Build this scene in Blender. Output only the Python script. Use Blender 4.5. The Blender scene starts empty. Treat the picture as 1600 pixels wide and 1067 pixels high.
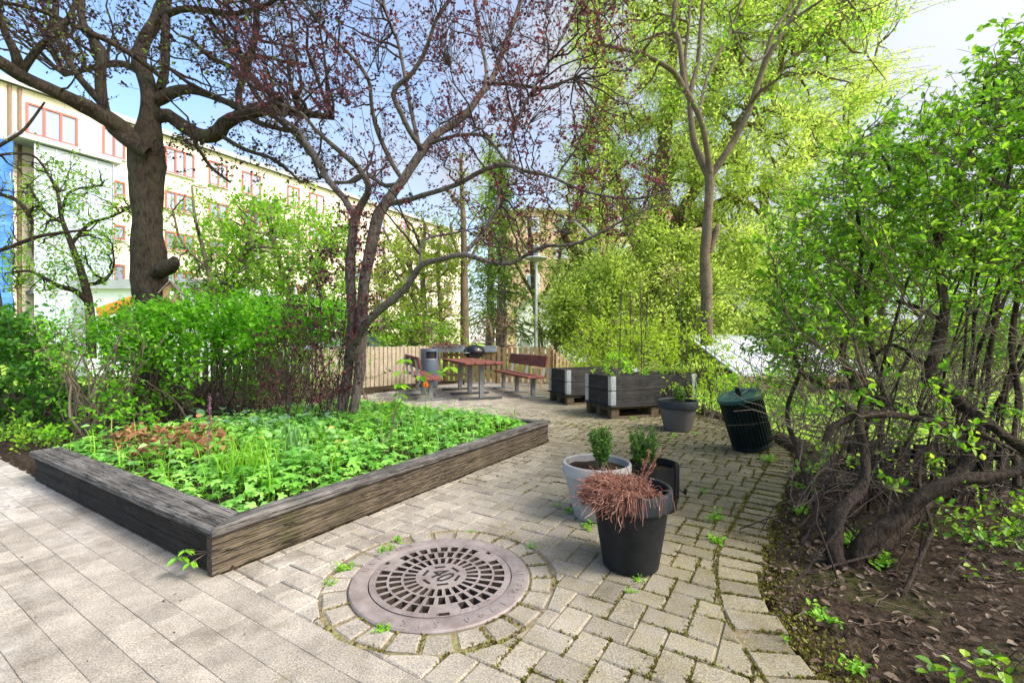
import bpy, bmesh, math, random
import numpy as np
from mathutils import Vector, Matrix

sc = bpy.context.scene
col = sc.collection
PI = math.pi
F, H, CX, CY = 714.0, 1.15, 800.0, 533.5

# ------------------------------------------------------------------ helpers
def W(px, py, Y):
    return np.array([(px-CX)/F*Y, Y, H+(CY-py)/F*Y])

def gnd(px, py, z=0.0):
    Y = F*(H-z)/(py-CY)
    return np.array([(px-CX)/F*Y, Y, z])

U = np.array([.527, .85]); U = U/np.linalg.norm(U)
Vv = np.array([-U[1], U[0]])
C0 = np.array([-1.456, 2.222])
def uv(u, v):
    return C0 + U*u + Vv*v
def to_uv(x, y):
    dx, dy = x-C0[0], y-C0[1]
    return dx*U[0]+dy*U[1], dx*Vv[0]+dy*Vv[1]
UANG = math.atan2(U[1], U[0])

def wob(x, y, s=1.0, seed=0):
    a = seed*1.7
    return (np.sin(x*1.7*s+a)*np.cos(y*2.1*s-a*1.3) + .5*np.sin(x*3.9*s-y*2.7*s+a*2) + .3*np.sin(x*7.3*s+y*6.1*s+a*3.1))/1.8

def np_mesh(name, V, chunks, mats):
    """chunks: list of (faces array (M,k), material index, smooth)"""
    me = bpy.data.meshes.new(name)
    V = np.ascontiguousarray(V, dtype=np.float32)
    loops, starts, mi, sm, off = [], [], [], [], 0
    for Fa, m, s in chunks:
        Fa = np.asarray(Fa, dtype=np.int32)
        if Fa.size == 0: continue
        n, k = Fa.shape
        loops.append(Fa.ravel())
        starts.append(off+np.arange(n, dtype=np.int32)*k)
        mi.append(np.full(n, m, dtype=np.int32)); sm.append(np.full(n, s, dtype=bool))
        off += n*k
    loops = np.concatenate(loops); starts = np.concatenate(starts)
    mi = np.concatenate(mi); sm = np.concatenate(sm)
    me.vertices.add(len(V)); me.vertices.foreach_set('co', V.ravel())
    me.loops.add(len(loops)); me.loops.foreach_set('vertex_index', loops)
    me.polygons.add(len(starts)); me.polygons.foreach_set('loop_start', starts)
    for m in mats: me.materials.append(m)
    me.polygons.foreach_set('material_index', mi)
    me.update(calc_edges=True)
    me.polygons.foreach_set('use_smooth', sm)
    me.update()
    return me

def Rz(a):
    c, s = math.cos(a), math.sin(a)
    return np.array([[c, -s, 0], [s, c, 0], [0, 0, 1.0]])
def Ry(a):
    c, s = math.cos(a), math.sin(a)
    return np.array([[c, 0, s], [0, 1.0, 0], [-s, 0, c]])
def Rx(a):
    c, s = math.cos(a), math.sin(a)
    return np.array([[1.0, 0, 0], [0, c, -s], [0, s, c]])

_boxcache = {}
def bevbox(sx, sy, sz, b):
    key = (round(sx, 4), round(sy, 4), round(sz, 4), round(b, 4))
    if key not in _boxcache:
        bm = bmesh.new()
        bmesh.ops.create_cube(bm, size=1.0)
        bmesh.ops.scale(bm, vec=(sx, sy, sz), verts=bm.verts)
        if b > 0:
            bmesh.ops.bevel(bm, geom=list(bm.edges), offset=b, segments=1, affect='EDGES', profile=.5)
        bm.verts.index_update()
        V = np.array([v.co[:] for v in bm.verts])
        Fd = {}
        for f in bm.faces:
            Fd.setdefault(len(f.verts), []).append([v.index for v in f.verts])
        bm.free()
        _boxcache[key] = (V, [np.array(a) for a in Fd.values()])
    return _boxcache[key]

class G:
    def __init__(self):
        self.V, self.ch, self.n = [], [], 0
        self.R, self.t = None, None
    def xf(self, R=None, t=None):
        self.R, self.t = R, (None if t is None else np.asarray(t, float)); return self
    def add(self, V, Fs, m=0, smooth=False):
        V = np.asarray(V, float).reshape(-1, 3)
        if self.R is not None: V = V @ self.R.T
        if self.t is not None: V = V + self.t
        self.V.append(V)
        for Fa in Fs:
            Fa = np.asarray(Fa)
            if Fa.size: self.ch.append((Fa+self.n, m, smooth))
        self.n += len(V)
    def box(self, c, s, rz=0.0, bev=0.0, m=0, R=None):
        V, Fs = bevbox(s[0], s[1], s[2], bev)
        if R is None: R = Rz(rz)
        self.add(V @ R.T + np.asarray(c, float), Fs, m)
    def bar(self, a, b, w, h, bev=0.0, m=0, roll=0.0):
        """box from point a to point b, w wide, h high"""
        a, b = np.asarray(a, float), np.asarray(b, float)
        d = b-a; L = np.linalg.norm(d); d = d/L
        up = np.array([0, 0, 1.0]) if abs(d[2]) < .97 else np.array([0, 1.0, 0])
        y = np.cross(up, d); y /= np.linalg.norm(y); z = np.cross(d, y)
        R = np.stack([d, y, z], 1)
        if roll: R = R @ Rx(roll)
        self.box((a+b)/2, (L, w, h), bev=bev, m=m, R=R)
    def lathe(self, prof, n=32, c=(0, 0, 0), m=0, smooth=True):
        prof = np.asarray(prof, float)
        if smooth:
            q = [prof[0]]; cuts = []
            for i in range(1, len(prof)-1):
                d0, d1 = prof[i]-prof[i-1], prof[i+1]-prof[i]
                q.append(prof[i])
                if np.dot(d0, d1) < .8*np.linalg.norm(d0)*np.linalg.norm(d1): cuts.append(len(q)); 
            if cuts:
                q.append(prof[-1]); st = 0
                for e in cuts+[len(q)]:
                    seg = np.array(q[max(0, st-1):e]); st = e
                    if len(seg) > 1: self._lathe(seg, n, c, m, True)
                return
        self._lathe(prof, n, c, m, smooth)
    def _lathe(self, prof, n, c, m, smooth):
        prof = np.asarray(prof, float); k = len(prof)
        a = np.arange(n)/n*2*PI
        V = np.stack([prof[:, None, 0]*np.cos(a)[None], prof[:, None, 0]*np.sin(a)[None], np.repeat(prof[:, 1:2], n, 1)], 2).reshape(-1, 3)+np.asarray(c, float)
        i = np.arange(k-1)[:, None]; j = np.arange(n)[None]
        j2 = (j+1) % n
        Fq = np.stack([i*n+j, i*n+j2, (i+1)*n+j2, (i+1)*n+j], 2).reshape(-1, 4)
        self.add(V, [Fq], m, smooth)
    def disc(self, r, z, n=32, c=(0, 0, 0), m=0):
        a = np.arange(n)/n*2*PI
        V = np.stack([r*np.cos(a)+c[0], r*np.sin(a)+c[1], np.full(n, z+c[2])], 1)
        self.add(V, [np.arange(n)[None]], m)
    def tubes(self, P, R, n=5, m=0, smooth=True, rough=None, cap=False):
        """P (N,K,3), R (N,K)"""
        P = np.asarray(P, float); R = np.asarray(R, float)
        N, K, _ = P.shape
        if N == 0: return
        T = np.gradient(P, axis=1)
        T /= (np.linalg.norm(T, axis=2, keepdims=True)+1e-9)
        mean = np.abs(P[:, -1]-P[:, 0])
        ref = np.zeros((N, 3)); ref[np.arange(N), np.argmin(mean, 1)] = 1.0
        A = np.cross(T, ref[:, None, :]); A /= (np.linalg.norm(A, axis=2, keepdims=True)+1e-9)
        B = np.cross(T, A)
        a = np.arange(n)/n*2*PI
        rr = R[:, :, None]*np.ones(n)[None, None]
        if rough is not None:
            rr = rr*rough
        V = P[:, :, None, :] + rr[..., None]*(A[:, :, None, :]*np.cos(a)[None, None, :, None]+B[:, :, None, :]*np.sin(a)[None, None, :, None])
        V = V.reshape(-1, 3)
        b = (np.arange(N)*K*n)[:, None, None]; i = np.arange(K-1)[None, :, None]; j = np.arange(n)[None, None, :]; j2 = (j+1) % n
        Fq = np.stack([b+i*n+j, b+i*n+j2, b+(i+1)*n+j2, b+(i+1)*n+j], 3).reshape(-1, 4)
        Fs = [Fq]
        if cap:
            Fs.append((b[:, 0]+(K-1)*n+np.arange(n)[None]).reshape(N, n))
        self.add(V, Fs, m, smooth)
    def tube(self, pts, r, n=8, m=0, cap=True):
        pts = np.asarray(pts, float)
        r = np.full(len(pts), r) if np.isscalar(r) else np.asarray(r, float)
        self.tubes(pts[None], r[None], n, m, True, None, False)
        if cap:
            T0 = pts[0]-pts[1]; 
            self.ch.append((np.array([np.arange(n)])+self.n-len(pts)*n, m, False))
            self.ch.append((np.array([np.arange(n)])+self.n-n, m, False))
    def prism(self, poly, z0, z1, bev=0.0, m=0):
        poly = np.asarray(poly, float); n = len(poly)
        rings = [(poly, z0)]
        if bev > 0:
            rings += [(poly, z1-bev), (inset(poly, bev), z1)]
        else: rings += [(poly, z1)]
        V = np.concatenate([np.c_[p, np.full(n, z)] for p, z in rings])
        j = np.arange(n); j2 = (j+1) % n
        Fq = np.concatenate([np.stack([i*n+j, i*n+j2, (i+1)*n+j2, (i+1)*n+j], 1) for i in range(len(rings)-1)])
        self.add(V, [Fq, ((len(rings)-1)*n+j)[None]], m)
    def extrude(self, poly, a, b, m=0, axis='y'):
        """closed polygon of (x,z) extruded along y from a to b"""
        poly = np.asarray(poly, float); n = len(poly)
        V = np.concatenate([np.c_[poly[:, 0], np.full(n, a), poly[:, 1]], np.c_[poly[:, 0], np.full(n, b), poly[:, 1]]])
        j = np.arange(n); j2 = (j+1) % n
        self.add(V, [np.stack([j, j2, n+j2, n+j], 1), j[None], (n+j)[None]], m)
    def inst(self, tV, tF, C, D, Nn, S, m=0, smooth=False):
        """instances of a template: x across, y along D, z along normal"""
        C, D, Nn = np.asarray(C, float), np.asarray(D, float), np.asarray(Nn, float)
        S = np.asarray(S, float)
        D = D/(np.linalg.norm(D, axis=1, keepdims=True)+1e-9)
        X = np.cross(D, Nn); X /= (np.linalg.norm(X, axis=1, keepdims=True)+1e-9)
        Z = np.cross(X, D)
        V = C[:, None, :]+S[:, None, None]*(tV[None, :, 0:1]*X[:, None]+tV[None, :, 1:2]*D[:, None]+tV[None, :, 2:3]*Z[:, None])
        k = len(tV); o = (np.arange(len(C))*k)[:, None, None]
        self.add(V.reshape(-1, 3), [(f[None]+o).reshape(-1, f.shape[1]) for f in tF], m, smooth)
    def build(self, name, mats, parent=None, at=None):
        if not isinstance(mats, (list, tuple)): mats = [mats]
        V = np.concatenate(self.V)
        loc = (0, 0, 0)
        if parent is not None:
            loc = np.array(parent.location)
            if at == 'local': pass
            else: V = V-loc
        elif at is not None and at != 'local':
            V = V-np.asarray(at, float)
        me = np_mesh(name, V, self.ch, mats)
        o = bpy.data.objects.new(name, me); col.objects.link(o)
        if parent is not None: o.parent = parent
        elif at is not None and at != 'local': o.location = at
        return o

def inset(poly, d):
    """offset a convex CCW polygon inwards by d"""
    poly = np.asarray(poly, float); n = len(poly)
    a2 = np.sum(poly[:, 0]*np.roll(poly[:, 1], -1)-np.roll(poly[:, 0], -1)*poly[:, 1])
    if a2 < 0: return inset(poly[::-1], d)[::-1]
    E = np.roll(poly, -1, 0)-poly
    L = np.linalg.norm(E, axis=1, keepdims=True)+1e-9
    Nn = np.c_[-E[:, 1], E[:, 0]]/L
    out = []
    for i in range(n):
        n0, n1 = Nn[i-1], Nn[i]
        p = poly[i]
        det = n0[0]*n1[1]-n0[1]*n1[0]
        if abs(det) < 1e-4: out.append(p+n1*d)
        else:
            v = np.array([(d*n1[1]-d*n0[1])/det, (n0[0]*d-n1[0]*d)/det])
            l = np.linalg.norm(v)
            if l > 3*d: v = v*3*d/l
            out.append(p+v)
    return np.array(out)

def clip(poly, p, nrm):
    """keep the side where (x-p).n >= 0"""
    out = []; n = len(poly)
    for i in range(n):
        a, b = poly[i], poly[(i+1) % n]
        da = (a[0]-p[0])*nrm[0]+(a[1]-p[1])*nrm[1]; db = (b[0]-p[0])*nrm[0]+(b[1]-p[1])*nrm[1]
        if da >= 0: out.append(a)
        if (da >= 0) != (db >= 0):
            t = da/(da-db); out.append(a+(b-a)*t)
    return np.array(out)

def area(p):
    p = np.asarray(p)
    return .5*abs(np.sum(p[:, 0]*np.roll(p[:, 1], -1)-np.roll(p[:, 0], -1)*p[:, 1]))

def empty(name, loc, label, cat, group=None):
    o = bpy.data.objects.new(name, None); col.objects.link(o)
    o.location = loc; o.empty_display_size = .1
    return tag(o, label, cat, group)
def tag(o, label, cat, group=None):
    o['label'] = label; o['category'] = cat
    if group: o['group'] = group
    return o
def struct(o):
    o['kind'] = 'structure'; return o
def stuff(o, label, cat):
    o['kind'] = 'stuff'; o['label'] = label; o['category'] = cat; return o

def smooth_path(pts, K):
    """Catmull-Rom through pts (M,d) resampled to K"""
    P = np.asarray(pts, float); M = len(P)
    Q = np.concatenate([2*P[:1]-P[1:2], P, 2*P[-1:]-P[-2:-1]])
    seg = np.linalg.norm(np.diff(P[:, :3], axis=0), axis=1); cum = np.r_[0, np.cumsum(seg)]
    s = np.linspace(0, cum[-1], K)
    i = np.clip(np.searchsorted(cum, s, 'right')-1, 0, M-2)
    t = ((s-cum[i])/(seg[i]+1e-9))[:, None]
    p0, p1, p2, p3 = Q[i], Q[i+1], Q[i+2], Q[i+3]
    return .5*(2*p1+(p2-p0)*t+(2*p0-5*p1+4*p2-p3)*t**2+(3*p1-p0-3*p2+p3)*t**3)

def limb(pts, K=16, k=1.0):
    """[(px,py,Y,halfwidth px)] -> (K,4) x,y,z,r"""
    A = np.array([np.r_[W(a, b, Y), k*r/F*Y*F/math.hypot(F, a-CX)] for a, b, Y, r in pts])
    L = smooth_path(A, K); L[:, 3] = np.maximum(L[:, 3], .003)
    return L

# leaf templates
def t_oval(w=.5, fold=.12, droop=.06):
    V = np.array([[0, 0, 0], [-w*.42, .3, fold], [-w*.4, .68, fold*.8-droop*.4], [0, 1, -droop], [w*.4, .68, fold*.8-droop*.4], [w*.42, .3, fold]])
    return V, [np.array([[0, 3, 2, 1], [0, 5, 4, 3]])]
def t_dia(w=.5, fold=.1):
    V = np.array([[0, 0, 0], [-w*.5, .5, fold], [0, 1, 0], [w*.5, .5, fold]])
    return V, [np.array([[0, 2, 1], [0, 3, 2]])]
def t_lobed(n=5, seed=0):
    """palmate leaf: toothed lobes round a hub at the stalk"""
    r = random.Random(seed)
    V = [[0, .0, .03]]
    m = n*3
    for k in range(m+1):
        a = -2.45+4.9*k/m
        rr = (.30, .52, .50)[k % 3] if k % 3 == 0 else .5
        if k % 3 == 0: rr = .24 if 0 < k < m else .2
        else: rr = .5*(1.0-.16*abs(a)/2.4)*(1+r.uniform(-.08, .08))
        V.append([math.sin(a)*rr*1.05, .12+math.cos(a)*rr*1.05, -.09*(rr/.5)**2*1.2+r.uniform(-.02, .03)])
    F3 = [[0, k+2, k+1] for k in range(m)]
    return np.array(V), [np.array(F3)]
def t_blade(w=.07, bend=.5):
    V, n = [], 4
    for k in range(n+1):
        t = k/n; ww = w*(1-t**1.6)*.5+.002
        y = math.sin(t*bend*1.6)/(bend*1.6); z = -(1-math.cos(t*bend*1.6))/(bend*1.6)
        V += [[-ww, y, z], [ww, y, z]]
    return np.array(V), [np.array([[2*k, 2*k+1, 2*k+3, 2*k+2] for k in range(n)])]

def rnd_unit(rng, n):
    v = rng.normal(size=(n, 3)); return v/np.linalg.norm(v, axis=1, keepdims=True)

def inpoly(x, y, poly):
    poly = np.asarray(poly, float); n = len(poly); r = np.zeros(len(x), bool)
    j = n-1
    for i in range(n):
        xi, yi = poly[i]; xj, yj = poly[j]
        c = ((yi > y) != (yj > y)) & (x < (xj-xi)*(y-yi)/(yj-yi+1e-12)+xi)
        r ^= c; j = i
    return r

def vol(rng, n, poly, Y0, Y1, clump=0, cr=.3):
    """random points in the solid seen inside a polygon of the picture between two distances"""
    poly = np.asarray(poly, float); lo, hi = poly.min(0), poly.max(0)
    out = []; got = 0; want = n if not clump else max(1, n//clump)
    while got < want:
        px = rng.uniform(lo[0], hi[0], want*3); py = rng.uniform(lo[1], hi[1], want*3)
        k = inpoly(px, py, poly); px, py = px[k], py[k]
        Y = rng.uniform(Y0, Y1, len(px))
        out.append(np.stack([(px-CX)/F*Y, Y, H+(CY-py)/F*Y], 1)); got += len(px)
    P = np.concatenate(out)[:want]
    if clump:
        P = np.repeat(P, clump, 0)+rng.normal(size=(want*clump, 3))*cr
    P = P[P[:, 2] > .04]
    return P

def attach(rng, pts, rad, tips, K=6, r0=.012, r1=.003, sag=.0, wig=.12, up=.15, far=0.0):
    """curved twigs from the nearest wood to each tip; returns P (N,K,3), R (N,K)"""
    near = np.empty(len(tips), int)
    for s in range(0, len(tips), 1500):
        t = tips[s:s+1500]
        d = ((t[:, None, :]-pts[None])*np.array([1, 1, .8])).astype(np.float32)
        dd = (d*d).sum(2)
        dd = dd+np.where(d[:, :, 2] < 0, .5*d[:, :, 2]**2+.1, 0)
        near[s:s+1500] = dd.argmin(1)
    A = pts[near]; B = tips; L = np.linalg.norm(B-A, axis=1)
    M = (A+B)/2+rnd_unit(rng, len(B))*(L*wig)[:, None]; M[:, 2] += up*L*.3-sag*L
    t = np.linspace(0, 1, K)[None, :, None]
    P = (1-t)**2*A[:, None]+2*t*(1-t)*M[:, None]+t*t*B[:, None]
    P[:, 1:-1] += rng.normal(size=(len(B), K-2, 3))*(L*.025)[:, None, None]
    ra = np.minimum(rad[near]*.8, r0*(.6+.8*rng.random(len(B)))*np.clip(L/.5, .5, 2.2))
    ra = np.maximum(ra, r1)
    R = ra[:, None]*(1-t[:, :, 0])+r1*t[:, :, 0]
    return P, R

def leaves_on(rng, P, m, t0=.35, jit=.03, out=.7, upn=.6):
    """m leaves per twig: centres, directions, normals"""
    N, K, _ = P.shape
    idx = np.repeat(np.arange(N), m)
    tt = rng.uniform(t0, 1.0, N*m)*(K-1.001); i = tt.astype(int); f = (tt-i)[:, None]
    C = P[idx, i]*(1-f)+P[idx, i+1]*f
    T = P[idx, i+1]-P[idx, i]; T /= (np.linalg.norm(T, axis=1, keepdims=True)+1e-9)
    D = T*.6+rnd_unit(rng, N*m)*out
    Nn = rnd_unit(rng, N*m)*(1-upn)+np.array([0, 0, 1.0])*upn
    return C+rng.normal(size=(N*m, 3))*jit, D, Nn

def limbs_mesh(g, limbs, n=10, seed=0, rough=.0):
    rng = np.random.default_rng(seed)
    for L in limbs:
        K = len(L)
        ro = None
        if rough:
            a = np.arange(n)/n*2*PI; s = np.arange(K)
            ph = rng.uniform(0, 6, 4)
            ro = 1+rough*(.55*np.sin(2*a[None]+s[:, None]*.5+ph[0])+.4*np.sin(3*a[None]-s[:, None]*.8+ph[1])+.35*np.sin(5*a[None]+s[:, None]*1.1+ph[2]))+rng.normal(size=(K, n))*rough*.25
            ro = ro[None]
        g.tubes(L[None, :, :3], L[None, :, 3], n, 0, True, ro, True)

def cloud(limbs, Ps=None, Rs=None):
    pts = [L[:, :3] for L in limbs]; rad = [L[:, 3] for L in limbs]
    if Ps is not None and len(Ps):
        pts.append(Ps[:, 1:].reshape(-1, 3)); rad.append(Rs[:, 1:].reshape(-1))
    return np.concatenate(pts), np.concatenate(rad)
# ------------------------------------------------------------------ materials
def newmat(name):
    m = bpy.data.materials.new(name); m.use_nodes = True
    nt = m.node_tree; b = nt.nodes['Principled BSDF']
    return m, nt, b
def nd(nt, t, **kw):
    n = nt.nodes.new(t)
    for k, v in kw.items():
        if k in n.inputs: n.inputs[k].default_value = v
        else: setattr(n, k, v)
    return n
def lk(nt, a, b): nt.links.new(a, b)
def coords(nt, scale=(1, 1, 1), kind='Object'):
    tc = nd(nt, 'ShaderNodeTexCoord'); mp = nd(nt, 'ShaderNodeMapping')
    mp.inputs['Scale'].default_value = scale
    lk(nt, tc.outputs[kind], mp.inputs['Vector']); return mp.outputs['Vector']
def noise(nt, vec, scale, detail=4, rough=.55, dist=0):
    n = nd(nt, 'ShaderNodeTexNoise'); n.inputs['Scale'].default_value = scale; n.inputs['Detail'].default_value = detail
    n.inputs['Roughness'].default_value = rough; n.inputs['Distortion'].default_value = dist
    if vec is not None: lk(nt, vec, n.inputs['Vector'])
    return n.outputs['Fac']
def ramp(nt, fac, stops, interp='LINEAR'):
    r = nd(nt, 'ShaderNodeValToRGB'); r.color_ramp.interpolation = interp
    e = r.color_ramp.elements
    while len(e) < len(stops): e.new(.5)
    for k, (p, c) in enumerate(stops):
        e[k].position = p
        c = c if hasattr(c, '__len__') else (c, c, c)
        e[k].color = (c[0], c[1], c[2], 1)
    lk(nt, fac, r.inputs['Fac']); return r.outputs['Color']
def mix(nt, fac, a, b, blend='MIX'):
    n = nd(nt, 'ShaderNodeMix'); n.data_type = 'RGBA'; n.blend_type = blend
    for s, v in ((n.inputs[0], fac), (n.inputs[6], a), (n.inputs[7], b)):
        if isinstance(v, (int, float)): s.default_value = v
        elif isinstance(v, (tuple, list)): s.default_value = (v[0], v[1], v[2], 1)
        else: lk(nt, v, s)
    return n.outputs[2]
def mth(nt, op, a, b=0.0):
    n = nd(nt, 'ShaderNodeMath'); n.operation = op
    for k, v in enumerate((a, b)):
        if isinstance(v, (int, float)): n.inputs[k].default_value = v
        else: lk(nt, v, n.inputs[k])
    return n.outputs[0]
def bump(nt, bsdf, h, strength=.5, dist=.01):
    n = nd(nt, 'ShaderNodeBump'); n.inputs['Strength'].default_value = strength; n.inputs['Distance'].default_value = dist
    lk(nt, h, n.inputs['Height']); lk(nt, n.outputs['Normal'], bsdf.inputs['Normal'])
def island(nt):
    return nd(nt, 'ShaderNodeNewGeometry').outputs['Random Per Island']

def plain(name, c, rough=.6, metal=0.0, var=.12, scale=8, bmp=.0, spec=.5):
    m, nt, b = newmat(name)
    v = coords(nt)
    f = noise(nt, v, scale, 5)
    lo = tuple(x*(1-var) for x in c); hi = tuple(min(1, x*(1+var)) for x in c)
    lk(nt, ramp(nt, f, [(.3, lo), (.7, hi)]), b.inputs['Base Color'])
    f2 = noise(nt, v, scale*.35, 6, .7)
    lk(nt, ramp(nt, f2, [(.3, max(0, rough-.08)), (.7, min(1, rough+.12))]), b.inputs['Roughness']); b.inputs['Metallic'].default_value = metal
    b.inputs['Specular IOR Level'].default_value = spec
    if bmp: bump(nt, b, noise(nt, v, scale*12, 3), bmp, .004)
    return m

def leaf(name, stops, trans=.45, tcol=1.6, rough=.5, patch=None):
    """colour by leaf (random per island), light passing through"""
    m, nt, b = newmat(name)
    c = ramp(nt, island(nt), stops)
    if patch:
        pf = ramp(nt, noise(nt, coords(nt), patch[0], 2), [(.38, 0.0), (.62, 1.0)])
        c = mix(nt, pf, c, mix(nt, 1.0, c, patch[1], 'MULTIPLY'))
    lk(nt, c, b.inputs['Base Color']); b.inputs['Roughness'].default_value = rough
    b.inputs['Specular IOR Level'].default_value = .35
    tr = nd(nt, 'ShaderNodeBsdfTranslucent')
    lk(nt, mix(nt, 1.0, c, (tcol, tcol*1.05, tcol*.7), 'MULTIPLY'), tr.inputs['Color'])
    ms = nd(nt, 'ShaderNodeMixShader'); ms.inputs[0].default_value = trans
    lk(nt, b.outputs[0], ms.inputs[1]); lk(nt, tr.outputs[0], ms.inputs[2])
    lk(nt, ms.outputs[0], nt.nodes['Material Output'].inputs['Surface'])
    return m

def bark(name, dark, light, s=1.0, vert=.18, bmp=1.0, moss=None):
    m, nt, b = newmat(name)
    v = coords(nt, (1, 1, vert))
    n1 = noise(nt, v, 34*s, 6, .65, .4); n2 = noise(nt, coords(nt), 5*s, 4)
    mid = tuple((a+c)/2*.9 for a, c in zip(dark, light))
    c = ramp(nt, n1, [(.36, dark), (.52, mid), (.7, light)])
    c = mix(nt, ramp(nt, n2, [(.35, 0.), (.7, .5)]), c, tuple(x*1.25 for x in light))
    if moss: c = mix(nt, ramp(nt, noise(nt, coords(nt), 7, 5), [(.55, 0.), (.72, .8)]), c, moss)
    lk(nt, c, b.inputs['Base Color']); b.inputs['Roughness'].default_value = .9
    b.inputs['Specular IOR Level'].default_value = .2
    bump(nt, b, n1, bmp, .045)
    return m

def timber_mat(name, dark, mid, light, s=1.0, bmp=.8, moss=None):
    m, nt, b = newmat(name)
    v = coords(nt, (1.0*s, 42*s, 42*s)); v2 = coords(nt, (.35*s, 22*s, 22*s))
    n1 = noise(nt, v, 3.0, 7, .7, .35); n2 = noise(nt, v2, 3.4, 4, .6, .5); n3 = noise(nt, coords(nt), 6, 4)
    c = ramp(nt, n1, [(.3, dark), (.5, mid), (.72, light)])
    crack = ramp(nt, n2, [(.33, 1.), (.385, 0.)])
    c = mix(nt, mth(nt, 'MULTIPLY', crack, .85), c, tuple(x*.35 for x in dark))
    c = mix(nt, ramp(nt, n3, [(.4, 0.), (.75, .55)]), c, tuple(x*1.1 for x in light))
    if moss: c = mix(nt, ramp(nt, noise(nt, coords(nt), 4, 5), [(.5, 0.), (.75, .7)]), c, moss)
    n4 = noise(nt, coords(nt, (.55*s, 15*s, 15*s)), 2.2, 3, .5, .8)
    ln = ramp(nt, mth(nt, 'ABSOLUTE', mth(nt, 'SUBTRACT', n4, .5)), [(.004, 1.), (.016, 0.)])
    n5 = noise(nt, coords(nt, (.8*s, 34*s, 34*s)), 2.0, 2, .5, .6)
    ln2 = ramp(nt, mth(nt, 'ABSOLUTE', mth(nt, 'SUBTRACT', n5, .47)), [(.006, .8), (.02, 0.)])
    crack = mth(nt, 'MAXIMUM', mth(nt, 'MAXIMUM', crack, ln), ln2)
    c = mix(nt, mth(nt, 'MULTIPLY', mth(nt, 'MAXIMUM', ln, ln2), .9), c, tuple(x*.3 for x in dark))
    lk(nt, c, b.inputs['Base Color']); b.inputs['Roughness'].default_value = .85
    b.inputs['Specular IOR Level'].default_value = .25
    bump(nt, b, mth(nt, 'SUBTRACT', n1, mth(nt, 'MULTIPLY', crack, .8)), bmp, .012)
    return m

def paver_mat():
    m, nt, b = newmat('concrete_paver')
    v = coords(nt)
    fine = noise(nt, v, 150, 3, .7); fine2 = noise(nt, v, 330, 2, .6); mid = noise(nt, v, 9, 5, .65); big = noise(nt, v, 1.1, 4)
    isl = island(nt)
    base = ramp(nt, isl, [(0, (.275, .246, .210)), (.5, (.32, .287, .246)), (1, (.37, .333, .286))])
    c = mix(nt, 1.0, base, ramp(nt, fine, [(.34, .50), (.5, .95), (.66, 1.30)]), 'MULTIPLY')
    c = mix(nt, 1.0, c, ramp(nt, fine2, [(.4, .82), (.6, 1.12)]), 'MULTIPLY')
    c = mix(nt, 1.0, c, ramp(nt, mid, [(.3, .74), (.7, 1.14)]), 'MULTIPLY')
    # algae and painted bush shade: greener, darker towards the planted right edge, in patches
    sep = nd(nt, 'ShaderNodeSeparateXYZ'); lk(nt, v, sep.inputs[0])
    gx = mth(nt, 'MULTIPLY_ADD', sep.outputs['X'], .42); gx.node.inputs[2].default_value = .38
    algae_shade = mth(nt, 'ADD', gx, mth(nt, 'MULTIPLY', mth(nt, 'SUBTRACT', mid, .5), 1.6))
    algae_shade = mth(nt, 'MULTIPLY', ramp(nt, algae_shade, [(.15, 0.), (.85, 1.)]), .9)
    c = mix(nt, algae_shade, c, mix(nt, 1.0, c, (.54, .525, .37), 'MULTIPLY'))
    # weathering that runs across the stones: grime, dark damp stones, moss film
    gr = noise(nt, v, 3.1, 7, .68)
    c = mix(nt, 1.0, c, ramp(nt, gr, [(.30, (.62, .59, .54)), (.48, (.95, .94, .92)), (.70, (1.16, 1.15, 1.13))]), 'MULTIPLY')
    ms_ = mth(nt, 'ADD', noise(nt, v, 5.5, 6, .7), mth(nt, 'MULTIPLY', sep.outputs['X'], .028))
    c = mix(nt, ramp(nt, ms_, [(.60, 0.), (.72, .7)]), c, (.15, .135, .04))
    # pale dusty patches on the left path
    du = ramp(nt, mth(nt, 'SUBTRACT', big, mth(nt, 'MULTIPLY', sep.outputs['X'], .06)), [(.66, 0.), (.8, .5)])
    c = mix(nt, mth(nt, 'MULTIPLY', du, ramp(nt, noise(nt, v, 22, 4), [(.4, .2), (.6, 1.)])), c, (.62, .60, .57))
    lk(nt, c, b.inputs['Base Color']); b.inputs['Roughness'].default_value = .9
    b.inputs['Specular IOR Level'].default_value = .25
    bump(nt, b, mth(nt, 'ADD', fine, mth(nt, 'MULTIPLY', mid, 1.5)), .5, .004)
    return m

def joint_mat():
    m, nt, b = newmat('joint_soil_moss')
    v = coords(nt)
    n1 = noise(nt, v, 2.2, 5, .6); n2 = noise(nt, v, 60, 4)
    c = ramp(nt, n1, [(.3, (.13, .105, .075)), (.5, (.17, .135, .075)), (.6, (.17, .16, .05)), (.75, (.18, .20, .045))])
    sep = nd(nt, 'ShaderNodeSeparateXYZ'); lk(nt, v, sep.inputs[0])
    du = mth(nt, 'ADD', mth(nt, 'MULTIPLY', sep.outputs['X'], .85), mth(nt, 'MULTIPLY', sep.outputs['Y'], .53))
    path = ramp(nt, mth(nt, 'MULTIPLY_ADD', du, .5), [(.30, 1.), (.62, 0.)])
    c = mix(nt, path, c, (.27, .235, .185))
    c = mix(nt, 1.0, c, ramp(nt, n2, [(.3, .5), (.7, 1.4)]), 'MULTIPLY')
    lk(nt, c, b.inputs['Base Color']); b.inputs['Roughness'].default_value = 1
    bump(nt, b, n2, .8, .01)
    return m

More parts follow.
